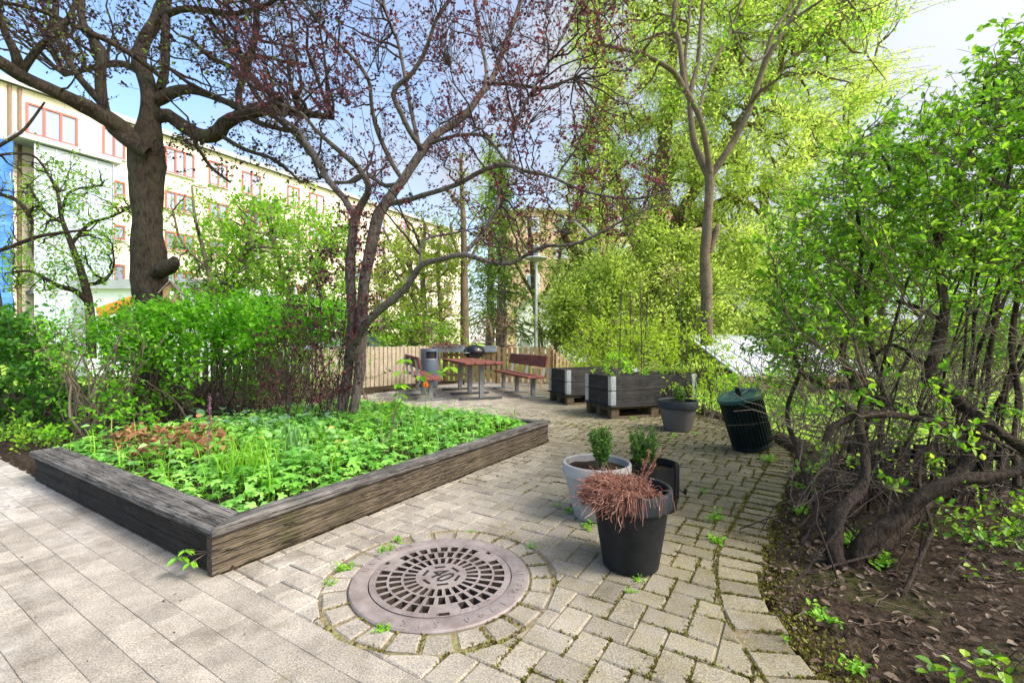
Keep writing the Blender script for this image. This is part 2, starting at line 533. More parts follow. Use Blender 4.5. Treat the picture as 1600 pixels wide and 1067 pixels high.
def soil_mat(name, a, bb, c3, moss=None, sc_=30):
    m, nt, b = newmat(name)
    v = coords(nt)
    n1 = noise(nt, v, sc_, 7, .7); n2 = noise(nt, v, 2.0, 5); n3 = noise(nt, v, sc_*5, 3)
    c = ramp(nt, n1, [(.3, a), (.52, bb), (.72, c3)])
    c = mix(nt, 1.0, c, ramp(nt, n3, [(.3, .55), (.7, 1.45)]), 'MULTIPLY')
    if moss: c = mix(nt, ramp(nt, n2, [(.56, 0.), (.68, .75)]), c, moss)
    lk(nt, c, b.inputs['Base Color']); b.inputs['Roughness'].default_value = 1
    b.inputs['Specular IOR Level'].default_value = .15
    bump(nt, b, mth(nt, 'ADD', n1, mth(nt, 'MULTIPLY', n3, .5)), 1.0, .03)
    return m

def iron_mat():
    m, nt, b = newmat('cast_iron')
    v = coords(nt)
    c = ramp(nt, noise(nt, v, 9, 6, .65), [(.3, (.14, .108, .10)), (.5, (.215, .178, .168)), (.72, (.285, .248, .238))])
    c = mix(nt, ramp(nt, noise(nt, v, 34, 5), [(.55, 0.), (.75, .55)]), c, (.15, .095, .07))
    c = mix(nt, ramp(nt, noise(nt, v, 3.3, 4), [(.55, 0.), (.7, .4)]), c, (.33, .30, .25))
    lk(nt, c, b.inputs['Base Color']); b.inputs['Roughness'].default_value = .68; b.inputs['Metallic'].default_value = .25
    bump(nt, b, noise(nt, v, 190, 3), .35, .003)
    return m
M = {}
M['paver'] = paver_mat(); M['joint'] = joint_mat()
M['soil'] = soil_mat('dark_soil', (.022, .014, .009), (.05, .034, .022), (.11, .08, .055), (.07, .085, .018))
M['potsoil'] = soil_mat('potting_soil', (.02, .014, .01), (.05, .035, .02), (.10, .08, .04), (.08, .10, .02), 60)
M['lawn'] = soil_mat('lawn_grass', (.16, .26, .03), (.24, .36, .045), (.34, .44, .07), None, 9)
M['cap'] = timber_mat('weathered_cap_timber', (.016, .015, .015), (.088, .081, .077), (.27, .245, .225), bmp=1.0)
M['side_shaded'] = timber_mat('shaded_side_timber', (.006, .005, .004), (.014, .011, .009), (.035, .028, .022))  # bed timber with the shade of its left face painted in
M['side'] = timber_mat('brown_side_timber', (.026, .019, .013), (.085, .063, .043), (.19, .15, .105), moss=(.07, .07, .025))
M['collar'] = timber_mat('black_stained_board', (.009, .008, .0075), (.026, .024, .0225), (.07, .064, .060), bmp=.5)
M['pallet'] = timber_mat('pallet_wood', (.05, .036, .022), (.13, .095, .055), (.22, .17, .10), moss=(.09, .10, .04))
M['galv'] = plain('galvanised_steel', (.42, .45, .48), .42, .7, .2, 30)
M['bench_wood'] = timber_mat('red_stained_wood', (.08, .024, .018), (.16, .046, .034), (.27, .11, .085), bmp=.3)
M['bench_steel'] = plain('grey_bench_steel', (.20, .21, .215), .5, .5, .15, 20)
M['dark_steel'] = plain('dark_foot_steel', (.07, .07, .072), .5, .3, .2, 20)
M['iron'] = iron_mat()
M['iron_rust_dark'] = plain('darkened_rust_slot_wall', (.032, .021, .013), .9, 0, .4, 40)  # rust brown, darkened in colour so the slots read deep
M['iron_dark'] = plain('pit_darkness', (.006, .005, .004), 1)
M['pot_black'] = plain('charcoal_plastic', (.008, .0085, .0095), .7, 0, .45, 14, .35, .25)
M['pot_rim'] = plain('blue_grey_plastic_rim', (.011, .015, .020), .5, 0, .25, 20, .2, .35)
M['pot_white'] = plain('pale_grey_plastic', (.27, .262, .25), .6, 0, .16, 9, .15, .3)
M['pot_grey'] = plain('brown_grey_plastic', (.095, .085, .080), .6, 0, .15, 60, .4)
M['bag_black'] = plain('black_nursery_plastic', (.012, .013, .014), .38, 0, .2, 12)
M['peel'] = plain('brown_rust_patch', (.19, .09, .05), .8, 0, .25, 30)
M['bin_green'] = plain('dark_green_plastic', (.004, .012, .011), .45, 0, .3, 15, 0, .3)
M['bin_lid'] = plain('green_plastic_lid', (.012, .07, .058), .42, 0, .15, 12)
M['bin_blue'] = plain('blue_grey_painted_steel', (.10, .125, .17), .45, .1, .08, 8)
M['black_hole'] = plain('bin_opening_dark', (.004, .004, .005), .8)
M['enamel'] = plain('black_enamel', (.008, .008, .009), .14, 0, .1, 5, 0, .6)
M['fence_pale'] = timber_mat('pale_fence_wood', (.24, .18, .115), (.42, .34, .24), (.55, .46, .34), bmp=.3)
M['fence_brown'] = timber_mat('brown_fence_wood', (.16, .105, .05), (.30, .20, .10), (.42, .30, .16), bmp=.4)
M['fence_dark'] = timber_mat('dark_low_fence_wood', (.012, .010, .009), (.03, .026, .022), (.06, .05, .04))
M['stone'] = plain('grey_stone', (.30, .28, .24), .9, 0, .35, 12, .6)
M['lamp_metal'] = plain('pale_grey_lamp_steel', (.50, .51, .52), .45, .3, .06, 6)
M['bird_wood'] = timber_mat('birdhouse_wood', (.22, .13, .07), (.38, .25, .14), (.48, .34, .20), bmp=.3)
M['bird_roof'] = timber_mat('birdhouse_roof', (.14, .115, .10), (.24, .20, .18), (.33, .28, .25), bmp=.3)
M['white'] = plain('white_paint', (.78, .79, .80), .6, 0, .04, 3)
M['offwhite'] = plain('white_render', (.80, .79, .77), .8, 0, .05, 2)
M['orange'] = plain('orange_board', (.80, .30, .02), .6, 0, .15, 9)
M['black'] = plain('black_paint', (.012, .012, .012), .6)
M['shed_roof'] = plain('pale_shed_roof', (.50, .52, .58), .6, 0, .05, 2)
M['shed_wall'] = plain('brown_shed_wall', (.26, .17, .09), .8, 0, .2, 4)
M['wood_light'] = timber_mat('light_stool_wood', (.28, .18, .09), (.46, .31, .17), (.56, .4, .24), bmp=.2)
M['concrete'] = plain('grey_concrete_trim', (.38, .40, .43), .8, 0, .12, 2)
M['red_frame'] = plain('red_window_frame', (.42, .085, .06), .5, 0, .1, 3)
M['blue_net'] = plain('blue_netting', (.05, .17, .55), .8, 0, .25, 1.5)
M['pvc'] = plain('brown_drainpipe', (.16, .10, .06), .6)
M['car_paint'] = plain('silver_car_paint', (.62, .66, .72), .22, .3, .03, 2)
M['tyre'] = plain('tyre_rubber', (.012, .012, .012), .8)
M['strip'] = plain('pale_plastic_strip', (.55, .48, .45), .6)
def glass_mat():
    m, nt, b = newmat('window_glass')
    lk(nt, ramp(nt, nd(nt, 'ShaderNodeObjectInfo').outputs['Random'], [(0, (.13, .16, .23)), (.5, (.26, .31, .42)), (1, (.46, .49, .55))]), b.inputs['Base Color']); b.inputs['Roughness'].default_value = .08  # reflected sky painted into the base colour, varied per pane
    b.inputs['Specular IOR Level'].default_value = .9
    return m
M['glass'] = glass_mat()
def frosted():
    m, nt, b = newmat('balcony_glass')
    lk(nt, ramp(nt, noise(nt, coords(nt), .5, 3), [(.3, (.30, .36, .44)), (.7, (.44, .50, .56))]), b.inputs['Base Color'])
    b.inputs['Roughness'].default_value = .15
    return m
M['frost'] = frosted()
def facade_mat(name, c, jx, jy, dark=.8):
    m, nt, b = newmat(name)
    v = coords(nt)
    n = noise(nt, v, .6, 5)
    col_ = ramp(nt, n, [(.3, tuple(x*.93 for x in c)), (.7, tuple(min(1, x*1.05) for x in c))])
    br = nd(nt, 'ShaderNodeTexBrick'); br.offset = 0.0
    br.inputs['Scale'].default_value = 1; br.inputs['Brick Width'].default_value = jx; br.inputs['Row Height'].default_value = jy
    br.inputs['Mortar Size'].default_value = .02; br.inputs['Color1'].default_value = (1, 1, 1, 1); br.inputs['Color2'].default_value = (.94, .94, .94, 1)
    br.inputs['Mortar'].default_value = (dark, dark*.95, dark*.9, 1)
    mp = nd(nt, 'ShaderNodeMapping'); mp.inputs['Rotation'].default_value = (-PI/2, 0, 0)
    lk(nt, v, mp.inputs['Vector']); lk(nt, mp.outputs[0], br.inputs['Vector'])
    lk(nt, mix(nt, 1.0, col_, br.outputs['Color'], 'MULTIPLY'), b.inputs['Base Color'])
    b.inputs['Roughness'].default_value = .85
    return m
M['facade'] = facade_mat('cream_facade', (.82, .71, .58), 1.35, 2.85)
M['brickwall'] = facade_mat('pink_brick_wall', (.62, .40, .29), .5, .16, .75)

M['bark_cherry'] = bark('cherry_bark', (.006, .0045, .004), (.095, .07, .055), 1.3, .22, 1.0, (.07, .075, .035))
M['bark_plum'] = bark('plum_bark', (.022, .017, .015), (.20, .165, .15), 1.3, .3, 1.0)
M['bark_grey'] = bark('smooth_grey_bark', (.05, .036, .026), (.20, .148, .105), 1.2, .5, .5)
M['bark_bush'] = bark('bush_bark', (.008, .0055, .004), (.085, .060, .044), 1.6, .25, 1.0)
M['bark_back'] = bark('brown_back_bark', (.06, .042, .026), (.21, .15, .095), 1, .3, .6)
M['twig_pale'] = bark('pale_twig', (.07, .052, .038), (.24, .19, .145), 3, .4, .3)
M['twig_dark'] = bark('dark_twig', (.014, .010, .010), (.07, .05, .045), 3, .4, .3)
M['twig_mix'] = bark('brown_twig', (.03, .02, .014), (.17, .12, .085), 3, .4, .3)
M['cut'] = plain('cut_wood', (.50, .20, .08), .8)
M['lf_purple'] = leaf('purple_leaf', [(0, (.025, .009, .022)), (.35, (.062, .016, .038)), (.75, (.12, .026, .045)), (1, (.20, .055, .05))], .5, 1.8)
M['lf_cherry'] = leaf('cherry_leaf', [(0, (.020, .010, .018)), (.72, (.055, .018, .028)), (.8, (.06, .075, .02)), (1, (.16, .24, .03))], .45, 1.8)
M['lf_hedge'] = leaf('hedge_leaf', [(0, (.07, .22, .010)), (.5, (.15, .42, .015)), (1, (.29, .58, .03))], .48, 1.6, .5, (1.6, (.75, .84, .9)))
M['lf_hedge_dark'] = leaf('dark_hedge_leaf', [(0, (.03, .11, .014)), (.5, (.055, .19, .018)), (1, (.12, .31, .02))], .4, 1.5)
M['lf_bush'] = leaf('honeysuckle_leaf', [(0, (.06, .16, .010)), (.5, (.14, .31, .016)), (.9, (.30, .48, .03)), (1, (.45, .58, .08))], .48, 1.5, .42, (2.5, (.7, .78, .8)))
M['lf_willow'] = leaf('willow_leaf', [(0, (.32, .42, .05)), (.5, (.52, .62, .13)), (1, (.70, .78, .30))], .6, 1.25, .5, (.35, (.8, .86, .7)))
M['lf_lime'] = leaf('lime_shrub_leaf', [(0, (.17, .28, .012)), (.5, (.30, .44, .018)), (1, (.46, .58, .04))], .5, 1.4)
M['lf_mid'] = leaf('fresh_green_leaf', [(0, (.10, .26, .014)), (.5, (.20, .42, .022)), (1, (.36, .56, .04))], .5, 1.5)
M['lf_olive'] = leaf('spring_olive_leaf', [(0, (.13, .20, .02)), (.5, (.24, .32, .03)), (1, (.38, .45, .07))], .5, 1.4)
M['lf_fir'] = leaf('fir_needles', [(0, (.09, .17, .025)), (.5, (.17, .28, .035)), (1, (.28, .40, .05))], .35, 1.3)
M['lf_cover'] = leaf('ground_cover_leaf', [(0, (.09, .28, .045)), (.5, (.17, .44, .07)), (1, (.30, .58, .15))], .4, 1.4, .5, (2.2, (1.2, 1.1, .75)))
M['lf_cover2'] = leaf('round_cover_leaf', [(0, (.10, .26, .07)), (.5, (.20, .40, .12)), (.93, (.32, .50, .20)), (.96, (.45, .35, .08)), (1, (.50, .42, .10))], .35, 1.3)
M['lf_blue'] = leaf('blue_green_leaf', [(0, (.07, .18, .09)), (1, (.16, .30, .16))], .3, 1.3)
M['lf_grass'] = leaf('grass_blade', [(0, (.12, .32, .01)), (1, (.28, .52, .03))], .45, 1.4)
M['lf_iris'] = leaf('iris_blade', [(0, (.07, .19, .05)), (1, (.19, .36, .13))], .35, 1.3)
M['lf_box'] = leaf('boxwood_leaf', [(0, (.03, .10, .01)), (.6, (.075, .20, .018)), (1, (.17, .34, .03))], .3, 1.4, .4)
M['lf_weed'] = leaf('weed_leaf', [(0, (.10, .28, .01)), (1, (.26, .50, .03))], .4, 1.4)
M['lf_moss'] = leaf('moss_tuft', [(0, (.09, .06, .02)), (.5, (.14, .115, .022)), (1, (.20, .22, .03))], .2, 1.2, .9)
M['lf_dead'] = leaf('dead_leaf', [(0, (.10, .05, .025)), (.5, (.26, .12, .055)), (1, (.42, .22, .11))], .25, 1.3, .8)
M['lf_litter'] = leaf('leaf_litter', [(0, (.022, .014, .009)), (.6, (.085, .055, .035)), (1, (.20, .15, .11))], .1, 1.2, .9)
M['heather'] = leaf('dried_heather', [(0, (.09, .032, .018)), (.5, (.24, .095, .06)), (.8, (.34, .165, .12)), (1, (.48, .29, .24))], .15, 1.2, .8)
M['petal'] = leaf('tulip_petal', [(0, (.75, .10, .03)), (1, (.80, .38, .05))], .4, 1.3)
M['spike'] = leaf('purple_flower', [(0, (.10, .03, .06)), (1, (.32, .15, .24))], .2, 1.2)
# ------------------------------------------------------------------ ground
BORDER_PTS = np.array([(.88, -1.5), (.93, 0), (1.0, .9), (1.05, 1.35), (1.067, 1.574), (1.087, 1.827), (1.13, 2.0), (1.19, 2.16), (1.29, 2.37), (1.44, 2.6), (1.60, 2.82), (1.80, 3.1),
                       (2.09, 3.5), (2.45, 4.0), (2.74, 4.45), (2.95, 4.9), (3.05, 5.5), (3.06, 6.3), (3.0, 7.1), (2.95, 8.0), (2.8, 9.5), (2.3, 11.5), (1.7, 12.9)])
BORDER = smooth_path(np.c_[BORDER_PTS, np.zeros(len(BORDER_PTS))], 90)[:, :2]
BT = np.gradient(BORDER, axis=0); BT /= np.linalg.norm(BT, axis=1, keepdims=True)
BN = np.c_[-BT[:, 1], BT[:, 0]]                     # points into the paving
MH = np.array([-.345, 2.232]); MHR = .430

FA, FB, FC = np.array([-4.4, 10.24]), np.array([-2.0, 12.9]), np.array([1.05, 12.35])   # fence corners
PATH_A = [(-8, -3.5), (.04, -3.5), (.04, 9.0), (-8, 9)]

def in_paving(x, y):
    u, v = to_uv(x, y)
    left = (u < .04)
    right = (u >= .04) & (v < 0.0)
    back = (u > 3.56) & (v < 5.55)
    d = np.min((x[:, None]-BORDER[None, :, 0])**2+(y[:, None]-BORDER[None, :, 1])**2, 1)
    i = np.argmin((x[:, None]-BORDER[None, :, 0])**2+(y[:, None]-BORDER[None, :, 1])**2, 1)
    ins = (x-BORDER[i, 0])*BN[i, 0]+(y-BORDER[i, 1])*BN[i, 1] > 0
    return (left | right | back) & ins

# one sheet of lawn to the horizon, sinking slightly beyond the yard
g = G()
r = np.concatenate([np.linspace(0, 40, 41), np.array([55, 80, 130, 250, 500])]); n = 72
a = np.arange(n)/n*2*PI
V = np.stack([r[:, None]*np.cos(a), r[:, None]*np.sin(a)+4, -.16+0*r[:, None]*a], 2)
V[:, :, 2] += np.where(r[:, None] > 1, .03*wob(V[:, :, 0], V[:, :, 1], .4), 0)
i = np.arange(len(r)-1)[:, None]; j = np.arange(n)[None]; j2 = (j+1) % n
g.add(V.reshape(-1, 3), [np.stack([i*n+j, i*n+j2, (i+1)*n+j2, (i+1)*n+j], 2).reshape(-1, 4)], 0, True)
struct(g.build('ground', M['lawn']))

# bare soil round the yard, bumpy; lower than the pavers beneath them
xs = np.arange(-11, 7.6, .07); ys = np.arange(-1.2, 13.2, .07)
X, Y = np.meshgrid(xs, ys, indexing='ij'); x, y = X.ravel(), Y.ravel()
ins = np.concatenate([in_paving(x[s:s+20000], y[s:s+20000]) for s in range(0, len(x), 20000)])
rngS = np.random.default_rng(5)
z = -.045+.025*wob(x, y, 1.3, 1)+.012*wob(x, y, 5, 2)+rngS.normal(size=len(x))*.004
u_, v_ = to_uv(x, y)
hedge = (u_ > .05) & (v_ > 0)
z = np.where(hedge, z+.07, z)
right = ~ins & (x > .5) & ~hedge
rim = np.clip((x-(1.2+.0*y))*.05, 0, .08)
z = np.where(right, z+rim, z)
z = np.where(ins, -.13, z)
far = right & ((x > 3.3) & (y > 3.35) | (x > 4.6))
z = np.where(far, -.34, z)
K0, K1 = len(xs), len(ys)
i = np.arange(K0-1)[:, None]; j = np.arange(K1-1)[None]
g = G(); g.add(np.stack([x, y, z], 1), [np.stack([i*K1+j, (i+1)*K1+j, (i+1)*K1+j+1, i*K1+j+1], 2).reshape(-1, 4)], 0, True)
struct(g.build('soil', M['soil']))

# joints: sand and moss just below the paver tops
g = G()
gx = np.arange(-9, 3.4, .1); gy = np.arange(-1.6, 13.2, .1)
X, Y = np.meshgrid(gx, gy, indexing='ij'); x, y = X.ravel(), Y.ravel()
K1 = len(gy); i = np.arange(len(gx)-1)[:, None]; j = np.arange(K1-1)[None]
q = np.stack([i*K1+j, (i+1)*K1+j, (i+1)*K1+j+1, i*K1+j+1], 2).reshape(-1, 4)
cx, cy = x[q].mean(1), y[q].mean(1)
keep = in_paving(cx, cy)
# stay inside the border row
dB = np.sqrt(np.min((cx[:, None]-BORDER[None, :, 0])**2+(cy[:, None]-BORDER[None, :, 1])**2, 1))
keep &= (dB > .09) & (np.hypot(cx-MH[0], cy-MH[1]) > .48)
g.add(np.stack([x, y, -.0085+.0015*wob(x, y, 3)+.004*(to_uv(x, y)[0] < .0)], 1), [q[keep]])
# annulus round the manhole
a = np.arange(48)/48*2*PI
V = np.concatenate([np.c_[MH[0]+rr*np.cos(a), MH[1]+rr*np.sin(a), np.full(48, -.007)] for rr in (MHR-.02, .62)])
j = np.arange(48); g.add(V, [np.stack([j, (j+1) % 48, 48+(j+1) % 48, 48+j], 1)])
struct(g.build('joint_bed', M['joint']))

# pavers
PW, PL = .12, .18
rng = np.random.default_rng(11)
polys = []; edges = []
def put(poly, gap, zj=.0018, tj=.005, bv=.006):
    c = poly.mean(0)
    if c[1] < -1.0: return
    x, y = c
    if not in_paving(np.array([x]), np.array([y]))[0]: return
    d2 = (BORDER[:, 0]-x)**2+(BORDER[:, 1]-y)**2; k = d2.argmin()
    if d2[k] < .5**2:
        poly = clip(poly, BORDER[k]+BN[k]*.206, BN[k])
        if len(poly) < 3 or area(poly) < .0012: return
    dm = c-MH; l = np.linalg.norm(dm)
    if l < .8:
        nrm = dm/(l+1e-9)
        if l < MHR: return
        poly = clip(poly, MH+nrm*(MHR+.127+.008*math.sin(5*math.atan2(nrm[1], nrm[0]))), nrm)
        if len(poly) < 3 or area(poly) < .001: return
    edges.append((poly, gap))
    polys.append((inset(poly, gap/2), rng.normal()*zj, rng.normal(size=2)*tj, bv))
# running bond on the path left of the bed (u < .04)
for r_ in range(-42, 1):
    u0 = .04+(r_-1)*PW; off = (r_ % 2)*PL/2+rng.uniform(-.01, .01)
    for k in range(-22, 50):
        v0 = k*PL+off
        p = np.array([uv(u0, v0), uv(u0+PW, v0), uv(u0+PW, v0+PL), uv(u0, v0+PL)])
        if p[:, 1].max() > .2 and abs(p[:, 0].mean()) < 9: put(p, .0012 if (r_*7) % 10 < 7 and rng.random() < .93 else .0028, .0005, .001, .0015)
# 2:3 herringbone over the yard
for i in range(-80, 130):
    for j in range(-80, 80):
        o = np.array([.04+i*PW-j*PL, i*PW+j*PL])
        for rc in ((0, 0, PL, PW), (0, PW, PW, PW+PL)):
            a0, b0, a1, b1 = o[0]+rc[0], o[1]+rc[1], o[0]+rc[2], o[1]+rc[3]
            if a1 < .06 or a0 > 12.5 or b0 > 5.6 or b1 < -6: continue
            if (b1 > 0 and a0 < 3.5 and b0 > -.01): continue
            p = np.array([(max(a0, .04), b0), (a1, b0), (a1, b1), (max(a0, .04), b1)])
            if a0 < 3.56 and b1 > 0 and b0 < 0: p[2:, 1] = -.002
            q = np.array([uv(*w) for w in p])
            if q[:, 1].max() < .2: continue
            put(q, rng.uniform(.002, .0065))
# radial ring round the manhole
nr = 24
for k in range(nr):
    a0, a1 = (k+.06*rng.uniform(0, 1))/nr*2*PI, (k+.96)/nr*2*PI
    r0, r1 = MHR+.004, MHR+.125+rng.uniform(-.02, .004)
    p = np.array([(MH[0]+r0*math.cos(a0), MH[1]+r0*math.sin(a0)), (MH[0]+r1*math.cos(a0), MH[1]+r1*math.sin(a0)), (MH[0]+r1*math.cos(a1), MH[1]+r1*math.sin(a1)), (MH[0]+r0*math.cos(a1), MH[1]+r0*math.sin(a1))])
    edges.append((p, .012)); polys.append((inset(p, .006), rng.normal()*.002, rng.normal(size=2)*.008, .006))
# header row along the curved edge
sB = np.r_[0, np.cumsum(np.linalg.norm(np.diff(BORDER, axis=0), axis=1))]
s = .02
def bpt(s, d):
    k = np.clip(np.searchsorted(sB, s)-1, 0, len(BORDER)-2); t = (s-sB[k])/(sB[k+1]-sB[k])
    p = BORDER[k]*(1-t)+BORDER[k+1]*t; nn = BN[k]*(1-t)+BN[k+1]*t
    return p+nn/np.linalg.norm(nn)*d
while s < sB[-1]-.15:
    w = .122
    o0 = rng.uniform(-.02, .02)
    p = np.array([bpt(s, o0), bpt(s+w, o0), bpt(s+w, .208), bpt(s, .208)])
    if p[:, 1].max() > -.8:
        edges.append((p, .012)); polys.append((inset(p, .006), rng.normal()*.004-.002, rng.normal(size=2)*.015, .006))
    s += w
g = G()
for p, dz, tl, bv in polys:
    if len(p) < 3: continue
    n0 = g.n
    g.prism(p, -.10, dz, bv)
    c = p.mean(0); Vc = g.V[-1]
    Vc[:, 2] += ((Vc[:, 0]-c[0])*tl[0]+(Vc[:, 1]-c[1])*tl[1])*(Vc[:, 2] > -.05)
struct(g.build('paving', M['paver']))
print('pavers', len(polys))

# moss growing in the joints
g = G(); rng = np.random.default_rng(12)
Cs = []
for p, gap in edges:
    c = p.mean(0)
    if c[1] > 7.5 or c[1] < 1.2: continue
    wet = .20+.32*c[0]+.55*wob(np.array([c[0]]), np.array([c[1]]), 1.1, 3)[0]
    if to_uv(*c)[0] < .04: wet -= .35
    if np.hypot(*(c-MH)) < .62: wet += .12
    if np.min(np.hypot(*(BORDER-c).T)) < .2: wet += .2
    for i in range(len(p)):
        a_, b_ = p[i], p[(i+1) % len(p)]
        L = np.linalg.norm(b_-a_)
        if rng.random() > wet: continue
        n_ = int(L*260*min(1.2, .4+max(0, wet)))
        t = np.clip(rng.normal(rng.random(), .3, n_), 0, 1)
        q = a_+(b_-a_)*t[:, None]+rng.normal(size=(n_, 2))*(.004+.007*max(0, wet)*rng.random())
        Cs.append(np.c_[q, np.full(n_, -.008)])
Cs = np.concatenate(Cs)
tV, tF = t_dia(.8, .2)
D = rnd_unit(rng, len(Cs))*.8+np.array([0, 0, 1.0])
g.inst(tV, tF, Cs, D, rnd_unit(rng, len(Cs)), rng.uniform(.007, .018, len(Cs)))
stuff(g.build('joint_moss', M['lf_moss']), 'yellow green and brown moss filling the paving joints', 'moss')
print('moss', len(Cs))

# strip of moss and dirt beside the curved edge is soil with tufts
g = G(); Cs = []
for k in range(len(BORDER)-1):
    if not 1.2 < BORDER[k, 1] < 4.6: continue
    for _ in range(420):
        t = rng.random(); d = -abs(rng.normal(0, .11))
        if rng.random() < .55+.45*wob(np.array([BORDER[k, 0]]), np.array([BORDER[k, 1]]), 2.5)[0]:
            q = BORDER[k]*(1-t)+BORDER[k+1]*t+BN[k]*d; Cs.append((q[0], q[1], -.035+.02*rng.random()))
Cs = np.array(Cs); D = rnd_unit(rng, len(Cs))+np.array([0, 0, .8])
g.inst(tV, tF, Cs, D, rnd_unit(rng, len(Cs)), rng.uniform(.008, .022, len(Cs)))
stuff(g.build('edge_moss', M['lf_moss']), 'brown and green moss strip along the curved paving edge', 'moss')

# litter on the soil
def litter(name, pts, label, smin, smax, mat, seed):
    rng = np.random.default_rng(seed); g = G()
    tV, tF = t_oval(.6, .1, .15)
    D = rnd_unit(rng, len(pts)); D[:, 2] *= .25
    g.inst(tV, tF, pts, D, rnd_unit(rng, len(pts))*.35+np.array([0, 0, 1]), rng.uniform(smin, smax, len(pts)))
    nt_ = len(pts)//6
    c = pts[rng.integers(0, len(pts), nt_)]+np.array([0, 0, .008])
    d = rnd_unit(rng, nt_); d[:, 2] *= .12
    L = rng.uniform(.04, .16, nt_)[:, None, None]*(1 if smax > .03 else .35)
    t = np.linspace(0, 1, 4)[None, :, None]
    g.tubes(c[:, None]+d[:, None]*t*L+rng.normal(size=(nt_, 4, 3))*.004, np.full((nt_, 4), .0018 if smax > .03 else .0009), 4)
    return stuff(g.build(name, mat), label, 'leaf litter')
rng = np.random.default_rng(21)
x = rng.uniform(1.0, 4.4, 9000); y = rng.uniform(1.1, 5.5, 9000)
k = ~in_paving(x, y); x, y = x[k], y[k]
k = ~((x > 3.2) & (y > 3.4)); x, y = x[k], y[k]
litter('leaf_litter', np.stack([x, y, -.02+np.clip((x-1.2)*.05, 0, .08)+.02*wob(x, y, 1.3, 1)], 1), 'brown leaf litter and twigs on the soil under the twisted bush', .012, .05, M['lf_litter'], 22)
x = rng.uniform(-9, -2, 7000); y = rng.uniform(3, 9, 7000); u, v = to_uv(x, y); k = (u > .1) & (v > 3.0)
x, y = x[k], y[k]
litter('leaf_litter', np.stack([x, y, .04+.025*wob(x, y, 1.3, 1)], 1), 'brown leaf litter and twigs on the soil under the left hedge', .015, .05, M['lf_litter'], 23)

rng = np.random.default_rng(24); n = 5200
x = rng.uniform(-4, 3, n); y = 1.2+8*rng.random(n)**1.6; k = in_paving(x, y) & (np.hypot(x-MH[0], y-MH[1]) > .46); x, y = x[k], y[k]
u, v = to_uv(x, y); k = rng.random(len(x)) < .10+.5*np.exp(-np.abs(v)/.18)*(u > 0)*(u < 3.6)+.35*np.clip(x-.4, 0, 1)*(.5+.5*wob(x, y, 2.1, 6))
x, y = x[k], y[k]; litter('paving_litter', np.stack([x, y, np.full(len(x), .004)], 1), 'tiny dry leaf crumbs and twigs scattered on the paving', .005, .016, M['lf_litter'], 25)
print('crumbs', len(x))

# ------------------------------------------------------------------ manhole
MHZ = .004
root = empty('manhole', (MH[0], MH[1], 0), 'round cast iron drain grate with the number 40 set in the paving', 'manhole cover')
g = G()
g.lathe([(MHR, -.10), (MHR, .000), (MHR-.006, .007), (.349, .009), (.3435, .006), (.342, -.03)], 96)
g.build('frame', M['iron'], root, 'local')
MS = MHR/.425
g = G(); zt = .008; dp = -.05
def annulus(r0, r1, seg=96):
    a = np.arange(seg)/seg*2*PI
    V = np.concatenate([np.c_[r*np.cos(a), r*np.sin(a), np.full(seg, zt)] for r in (r0, r1)])
    j = np.arange(seg); g.add(V, [np.stack([j, (j+1) % seg, seg+(j+1) % seg, seg+j], 1)])
def slots(r0, r1, n, skip=(), fill=.56, ph=0.0):
    for k in range(n):
        c = ph+(k+.5)/n*2*PI; st = 2*PI/n; h = st*fill/2
        def sect(a0, a1, m=3):
            aa = np.linspace(a0, a1, m)
            V = np.concatenate([np.c_[r*np.cos(aa), r*np.sin(aa), np.full(m, zt)] for r in (r0, r1)])
            j = np.arange(m-1); g.add(V, [np.stack([j, j+1, m+j+1, m+j], 1)])
        if k in skip:
            sect(c-st/2, c+st/2, 4); continue
        sect(c-st/2, c-h); sect(c+h, c+st/2)
        # walls of the slot (narrowing a little towards the hub)
        P = [(r0, c-h), (r1, c-h), (r1, c+h), (r0, c+h)]
        top = [(r*math.cos(q), r*math.sin(q), zt) for r, q in P]; bot = [(r*math.cos(q), r*math.sin(q), dp) for r, q in P]
        g.add(np.array(top+bot), [np.array([[i, 4+i, 4+(i+1) % 4, (i+1) % 4] for i in range(4)])], 1)
a = np.arange(96)/96*2*PI
g.add(np.r_[np.c_[.122*np.cos(a), .122*np.sin(a), np.full(96, zt)]], [np.arange(96)[None]])
slots(.122, .178, 26, ph=.1, fill=.6); annulus(.178, .190); slots(.190, .245, 28, ph=.05, fill=.63); annulus(.245, .256)
slots(.256, .305, 32, skip=(3, 4, 13, 14, 24, 25), ph=.0, fill=.66)
# rim with three lifting holes
annulus(.305, .308)
slots(.308, .328, 72, skip=[k for k in range(72) if k not in (9, 31, 55, 56)], fill=.98)
annulus(.328, .3345)
a = np.arange(96)/96*2*PI
V = np.concatenate([np.c_[.3345*np.cos(a), .3345*np.sin(a), np.full(96, z_)] for z_ in (zt, -.03)])
j = np.arange(96); g.add(V, [np.stack([j, (j+1) % 96, 96+(j+1) % 96, 96+j], 1)])
cover = g.build('grate', [M['iron'], M['iron_rust_dark']], root, 'local')
g = G(); g.disc(.337, -.18, 48); g.lathe([(.337, -.18), (.337, -.03)], 48); g.build('pit', M['iron_dark'], root, 'local')

